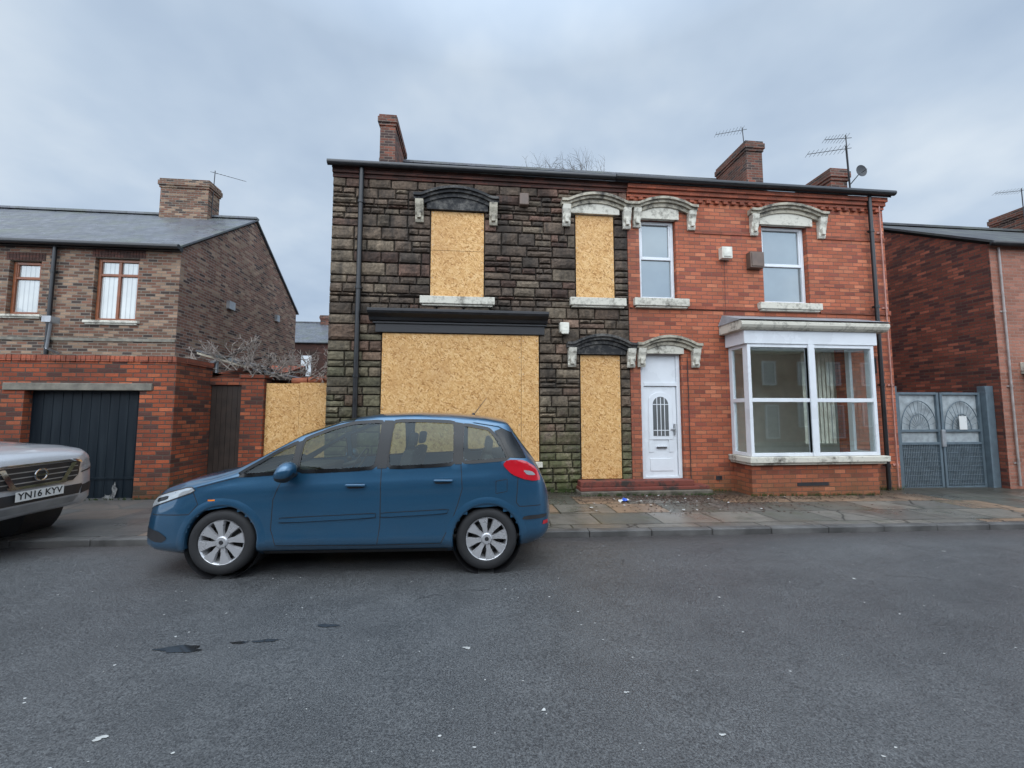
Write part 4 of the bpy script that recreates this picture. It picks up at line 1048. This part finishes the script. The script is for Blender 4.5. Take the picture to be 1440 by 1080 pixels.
# ---- silver pickup
PU=empty('parked_pickup_truck')
tab=[(0.00,.52,.86,.98,1.00,.50,.42),(0.03,.44,.92,1.03,1.06,.62,.54),(0.10,.40,.97,1.07,1.12,.76,.66),(0.22,.38,1.01,1.10,1.16,.86,.74),(0.45,.38,1.05,1.13,1.20,.91,.79),
(1.2,.38,1.10,1.18,1.26,.925,.80),(1.45,.38,1.12,1.22,1.30,.925,.80),(1.7,.40,1.13,1.40,1.46,.925,.75),(2.05,.40,1.14,1.64,1.70,.925,.70),(2.4,.40,1.15,1.74,1.80,.925,.68),(3.2,.40,1.16,1.75,1.81,.925,.68),
(3.6,.40,1.17,1.70,1.76,.925,.68),(3.75,.42,1.17,1.40,1.45,.925,.74),(3.85,.42,1.17,1.19,1.20,.925,.84),(5.1,.45,1.17,1.19,1.20,.91,.83),(5.25,.5,1.15,1.17,1.18,.88,.8)]
lp=Loft(tab,.05); lp.creases=[(.95,0,.012,.05)]
pw=[smoothpoly([(1.75,1.17),(2.62,1.18),(2.62,1.66),(2.12,1.62)],2,.08),smoothpoly([(2.70,1.18),(3.50,1.19),(3.45,1.64),(2.70,1.67)],2,.08)]
PWX=[(.95,.38),(4.1,.38)]
build_body(PU,lp,M['silver'],pw,[(x,z,.45) for x,z in PWX],None,(1.5,2.1),(3.66,3.80),.4)
psf=lambda off:(lambda x,z:[(x,-(lp.side(x,z)+off),z),(x,(lp.side(x,z)+off),z)])
pff=lambda off:(lambda y,z:[(lp.front(y,z)-off,y,z)])
for w in pw: patch('side_glass',PU,M['carglass'],w,psf(-.004)); band('seal',PU,M['plastic'],w,.022,.03,psf(.005))
for (x,z) in PWX:
    mb=MB()
    for s_ in (-1,1):
        b=len(mb.v)
        for i in range(31):
            t=math.pi*(-.02+1.04*i/30)
            for rr,off in ((.53,-.01),(.51,.02),(.465,.03),(.44,.0),(.44,-.08)):
                X_=x+math.cos(t)*rr; Z_=max(.40,z+math.sin(t)*rr); mb.v.append((X_,s_*(lp.side(X_,min(Z_,.95))+off),Z_))
        for i in range(30):
            for q in range(4): mb.f.append((b+i*5+q,b+i*5+q+1,b+(i+1)*5+q+1,b+(i+1)*5+q)); mb.m.append(0)
    mb.obj('wheel_arch',M['silver'],PU,smooth=True,fixn=True)
    mb=MB(); mb.lathe([(.455,-.86),(.455,-.4),(.1,-.4)],(x,0,z),32); mb.lathe([(.455,.86),(.455,.4),(.1,.4)],(x,0,z),32); mb.obj('wheel_well',M['plastic'],PU)
    wheel(PU,x,-.90,z,.38,.25,1,6); wheel(PU,x,.90,z,.38,.25,-1,6)
patch('grille',PU,M['plastic'],[(-.46,.80),(-.40,.74),(.40,.74),(.46,.80),(.50,.98),(-.50,.98)],pff(.012),step=.05)
for z in (.80,.86,.92): patch('grille_bar',PU,M['galv'],[(-.44,z-.006),(.44,z-.006),(.44,z+.006),(-.44,z+.006)],pff(.022),step=.05)
patch('grille_chrome',PU,M['chrome'],[(-.52,.955),(-.40,.985),(.40,.985),(.52,.955),(.50,.985),(.42,1.01),(-.42,1.01),(-.50,.985)],pff(.02),step=.05)
patch('grille_chrome',PU,M['chrome'],[(-.30,.735),(.30,.735),(.33,.765),(-.33,.765)],pff(.024),step=.05)
for s_ in (-1,1):
    patch('grille_chrome',PU,M['chrome'],[(s_*.24,.76),(s_*.30,.76),(s_*.42,.97),(s_*.36,.97)][::s_],pff(.026),step=.05)
    patch('headlamp',PU,M['lamp'],[(s_*.54,.84),(s_*.80,.88),(s_*.845,1.0),(s_*.58,.985)][::s_],pff(.008),step=.03)
    patch('headlamp_bezel',PU,M['plastic'],[(s_*.52,.82),(s_*.80,.855),(s_*.80,.875),(s_*.53,.84)][::s_],pff(.012),step=.03)
    patch('fog_lamp_recess',PU,M['plastic'],[(s_*.52,.55),(s_*.76,.57),(s_*.76,.68),(s_*.54,.66)][::s_],pff(.01),step=.03)
patch('headlamp_side',PU,M['lamp'],smoothpoly([(.14,.90),(.50,.97),(.46,1.04),(.16,.99)],1),psf(.008),step=.03)
patch('lower_intake',PU,M['plastic'],[(-.50,.56),(.50,.56),(.54,.68),(-.54,.68)],pff(.01),step=.05)
patch('skid_plate',PU,M['galv'],[(-.45,.46),(.45,.46),(.5,.54),(-.5,.54)],pff(.016),step=.05)
patch('number_plate',PU,M['plate'],[(-.26,.60),(.26,.60),(.26,.71),(-.26,.71)],lambda y,z:[(-.045,y,z)],step=.5,smooth=False)
mb=MB(); mb.lathe([(.055,-.0),(.065,.008),(.075,.0)],(0,0,0),24); ob=mb.obj('badge',M['chrome'],PU,smooth=True); ob.rotation_euler=(0,0,R(90)); ob.location=(-.035,0,.87)
mb=MB(); mb.box(-.04,-.03,-.075,.075,.86,.88); mb.obj('badge_bar',M['chrome'],PU)
tc=bpy.data.curves.new('plate_text','FONT'); tc.body='YN16 KYV'; tc.size=.105; tc.align_x='CENTER'; tc.align_y='CENTER'; tc.offset=.002
to=bpy.data.objects.new('plate_text',tc); sc.collection.objects.link(to); tc.materials.append(M['tyre']); to.parent=PU; to.location=(-.048,0,.655); to.rotation_euler=(R(90),0,R(-90))
mb=MB()
for s_ in (-1,1):
    mb.box(1.80,1.92,s_*1.06-.12,s_*1.06+.12,1.16,1.38)
mb.obj('door_mirror',M['silver'],PU,bevel=.04)
mb=MB(); mb.box(.8,3.7,-.74,.74,.5,.6); mb.box(1.6,1.95,-.74,.74,.95,1.15)
for y in (-.4,.4):
    for x in (2.3,3.1): mb.box(x,x+.5,y-.25,y+.25,.6,.85,1); mb.prism([(x+.45,.85),(x+.6,.85),(x+.7,1.5),(x+.58,1.5)],y-.24,y+.24,1)
mb.obj('interior',[M['plastic'],M['seat']],PU,bevel=.03,fixn=True)
PU.rotation_euler=(0,0,R(180)); PU.location=(-5.12,5.2,gz(-6)+.03)

# ------------------------------------------------------------------ small things
random.seed(5)
def blob(cx,cy,rx,ry,n=26,j=.35):
    ph=[random.uniform(0,6.28) for _ in range(4)]
    out=[]
    for i in range(n):
        t=2*math.pi*i/n; r=1+j*(.5*math.sin(2*t+ph[0])+.35*math.sin(3*t+ph[1])+.3*math.sin(5*t+ph[2])+.2*math.sin(9*t+ph[3]))
        out.append((cx+rx*r*math.cos(t),cy+ry*r*math.sin(t)))
    return out
n=N('water'); n.set((.02,.02,.02),.06,0,.5); M['water']=n.m
mb=MB()
for c in ((-2.07,3.12,.16,.04),(-1.70,3.17,.07,.012),(-1.52,3.18,.09,.018),(-1.15,3.36,.08,.024)):
    mb.poly([(x,y,gz(x)+.004) for x,y in blob(*c,40)])
mb.obj('puddle',M['water'])
mb=MB()
for i in range(300):
    x=random.uniform(-6,9); y=random.uniform(1.6,5.3); s=random.uniform(.003,.010)
    mb.poly([(a,b,gz(a)+.003) for a,b in blob(x,y,s,s*.7,7)])
for (x,y,s) in ((-.04,2.98,.025),(-1.91,2.34,.028),(.41,2.35,.014),(1.33,2.10,.014),(.94,2.45,.014),(4.0,3.9,.02),(2.3,3.6,.015),(6.0,4.6,.02)):
    mb.poly([(a,b,gz(a)+.004) for a,b in blob(x,y,s,s*.6,16,.6)])
mb.obj('road_litter',plain('litter_white',(.42,.42,.40),.7))
mb=MB()
for i in range(2800):
    x=random.gauss(4.2,1.0) if i<2100 else random.uniform(-2.8,9.4); y=7.72-abs(random.gauss(0,.45)) if random.random()<.8 else random.uniform(6.2,7.7)
    if y>7.64 and x<4.9: y=7.62-random.random()*.2
    if 5.5<x<8.6 and y>7.45: y=7.45-random.random()*.2
    s=random.uniform(.008,.028); a=random.uniform(0,6.28); z=gz(x)+.088+random.uniform(.002,.012); ti=random.uniform(-.3,.3)
    p=[(x+s*math.cos(a+k)*w,y+s*math.sin(a+k)*w,z+ti*s*math.sin(k)) for k,w in ((0,1),(1.2,.6),(3.14,1),(4.5,.6))]
    mb.poly(p)
mb.obj('leaf_litter',plain('dead_leaves',(.06,.032,.02),.8,var=.6,nscale=30))
mb=MB()
for i in range(34):
    x=random.gauss(3.6,1.4); y=random.uniform(6.3,7.6); s=random.uniform(.012,.038); a=random.uniform(0,6.28); z=gz(x)+.10
    mb.poly([(x+s*math.cos(a+k)*w,y+s*math.sin(a+k)*w,z+random.uniform(-.004,.012)) for k,w in ((0,1),(1.2,.8),(3.14,1),(4.5,.7))])
mb.obj('paper_scraps',plain('scrap_paper',(.42,.42,.40),.7,var=.5,nscale=3))
mb=MB()
def tuft(x,y,z,h):
    for k in range(9):
        a=random.uniform(0,6.28); l=h*random.uniform(.5,1); dx=math.cos(a)*l*.5; dy=-abs(math.sin(a))*l*.5
        mb.poly([(x-.005,y,z),(x+.005,y,z),(x+dx,y+dy,z+l)])
for i in range(520):
    x=random.uniform(-2.9,9.6); yy=FY-.05
    if 5.55<x<8.5: yy=7.53
    elif 2.1<x<4.9: yy=FY-.44
    tuft(x,yy,gz(x)+.085,random.uniform(.02,.13)*(1.3 if x<2 or x>8.5 else .8))
for i in range(80): tuft(random.uniform(-8,-5.5),7.68,.16,random.uniform(.02,.06))
mb.obj('weeds',plain('weed_green',(.055,.085,.022),.8,var=.4))
mb=MB(); px,py=2.78,7.15; pz=gz(px)+.09
for i in range(7):
    for j in range(5):
        mb.v.append((px+(i-3)*.035+random.uniform(-.01,.01),py+(j-2)*.03+random.uniform(-.01,.01),pz+.04+random.uniform(-.02,.03)-.01*abs(i-3)))
for i in range(6):
    for j in range(4): mb.f.append((i*5+j,(i+1)*5+j,(i+1)*5+j+1,i*5+j+1)); mb.m.append(1 if 1<i<4 and j<3 else 0)
mb.obj('crumpled_packet',[M['plate'],plain('packet_blue',(.03,.10,.5),.3)])

# ------------------------------------------------------------------ light, sky
w=bpy.data.worlds.new('World'); sc.world=w; w.use_nodes=True; nt=w.node_tree
class W(N):
    def __init__(s,t): s.t=t; s._p=None
    def pos(s): return s.tc
q=W(nt); q.tc=nt.nodes.new('ShaderNodeTexCoord').outputs['Generated']
bg=nt.nodes['Background']
sky=nt.nodes.new('ShaderNodeTexSky'); sky.sky_type='NISHITA'; sky.sun_disc=False; sky.sun_elevation=R(42); sky.sun_rotation=R(200)
o=q.sep(q.tc); zc=q.ma('MAXIMUM',o[2],0.0)
den=q.ma('ADD',zc,.25); vec=q.comb(q.ma('DIVIDE',o[0],den),q.ma('DIVIDE',o[1],den),0)
cl=q.noise(.9,4,.5,vec=vec,dist=.3); cl2=q.noise(3.0,4,.55,vec=vec)
f=q.ma('ADD',q.ma('MULTIPLY',cl,.76),q.ma('MULTIPLY',cl2,.24))
cloud=q.ramp(q.mr(f,.37,.62),[(0,(4.1,5.25,6.9)),(.5,(5.5,6.65,8.1)),(1,(7.6,8.5,9.4))])
up=q.mr(zc,.68,1.0,1.0,2.4); cloud=q.mix(1.0,cloud,q.comb(up,up,up),'MULTIPLY')
back=q.mr(q.ma('MULTIPLY',o[1],-1.0),-.1,.6,1.0,3.2); cloud=q.mix(1.0,cloud,q.comb(back,back,back),'MULTIPLY')
col=q.mix(.92,sky.outputs[0],cloud)
nt.links.new(col,bg.inputs[0]); bg.inputs[1].default_value=.1
sl=bpy.data.lights.new('sun','SUN'); sl.energy=1.5; sl.angle=R(80); sl.color=(1,.95,.88)
so=bpy.data.objects.new('sun',sl); sc.collection.objects.link(so)
el,az=R(42),R(200)
dirv=Vector((math.sin(az)*math.cos(el),math.cos(az)*math.cos(el),math.sin(el)))
so.rotation_euler=dirv.to_track_quat('Z','Y').to_euler()
sc.view_settings.view_transform='Standard'; sc.view_settings.look='None'; sc.view_settings.exposure=0
cd=bpy.data.cameras.new('camera'); co=bpy.data.objects.new('camera',cd); sc.collection.objects.link(co)
cd.sensor_width=36; cd.lens=13.75; cd.clip_end=1000; cd.clip_start=.05
co.location=(0,0,1.7); co.rotation_euler=(R(94.2),0,R(-5.5)); sc.camera=co
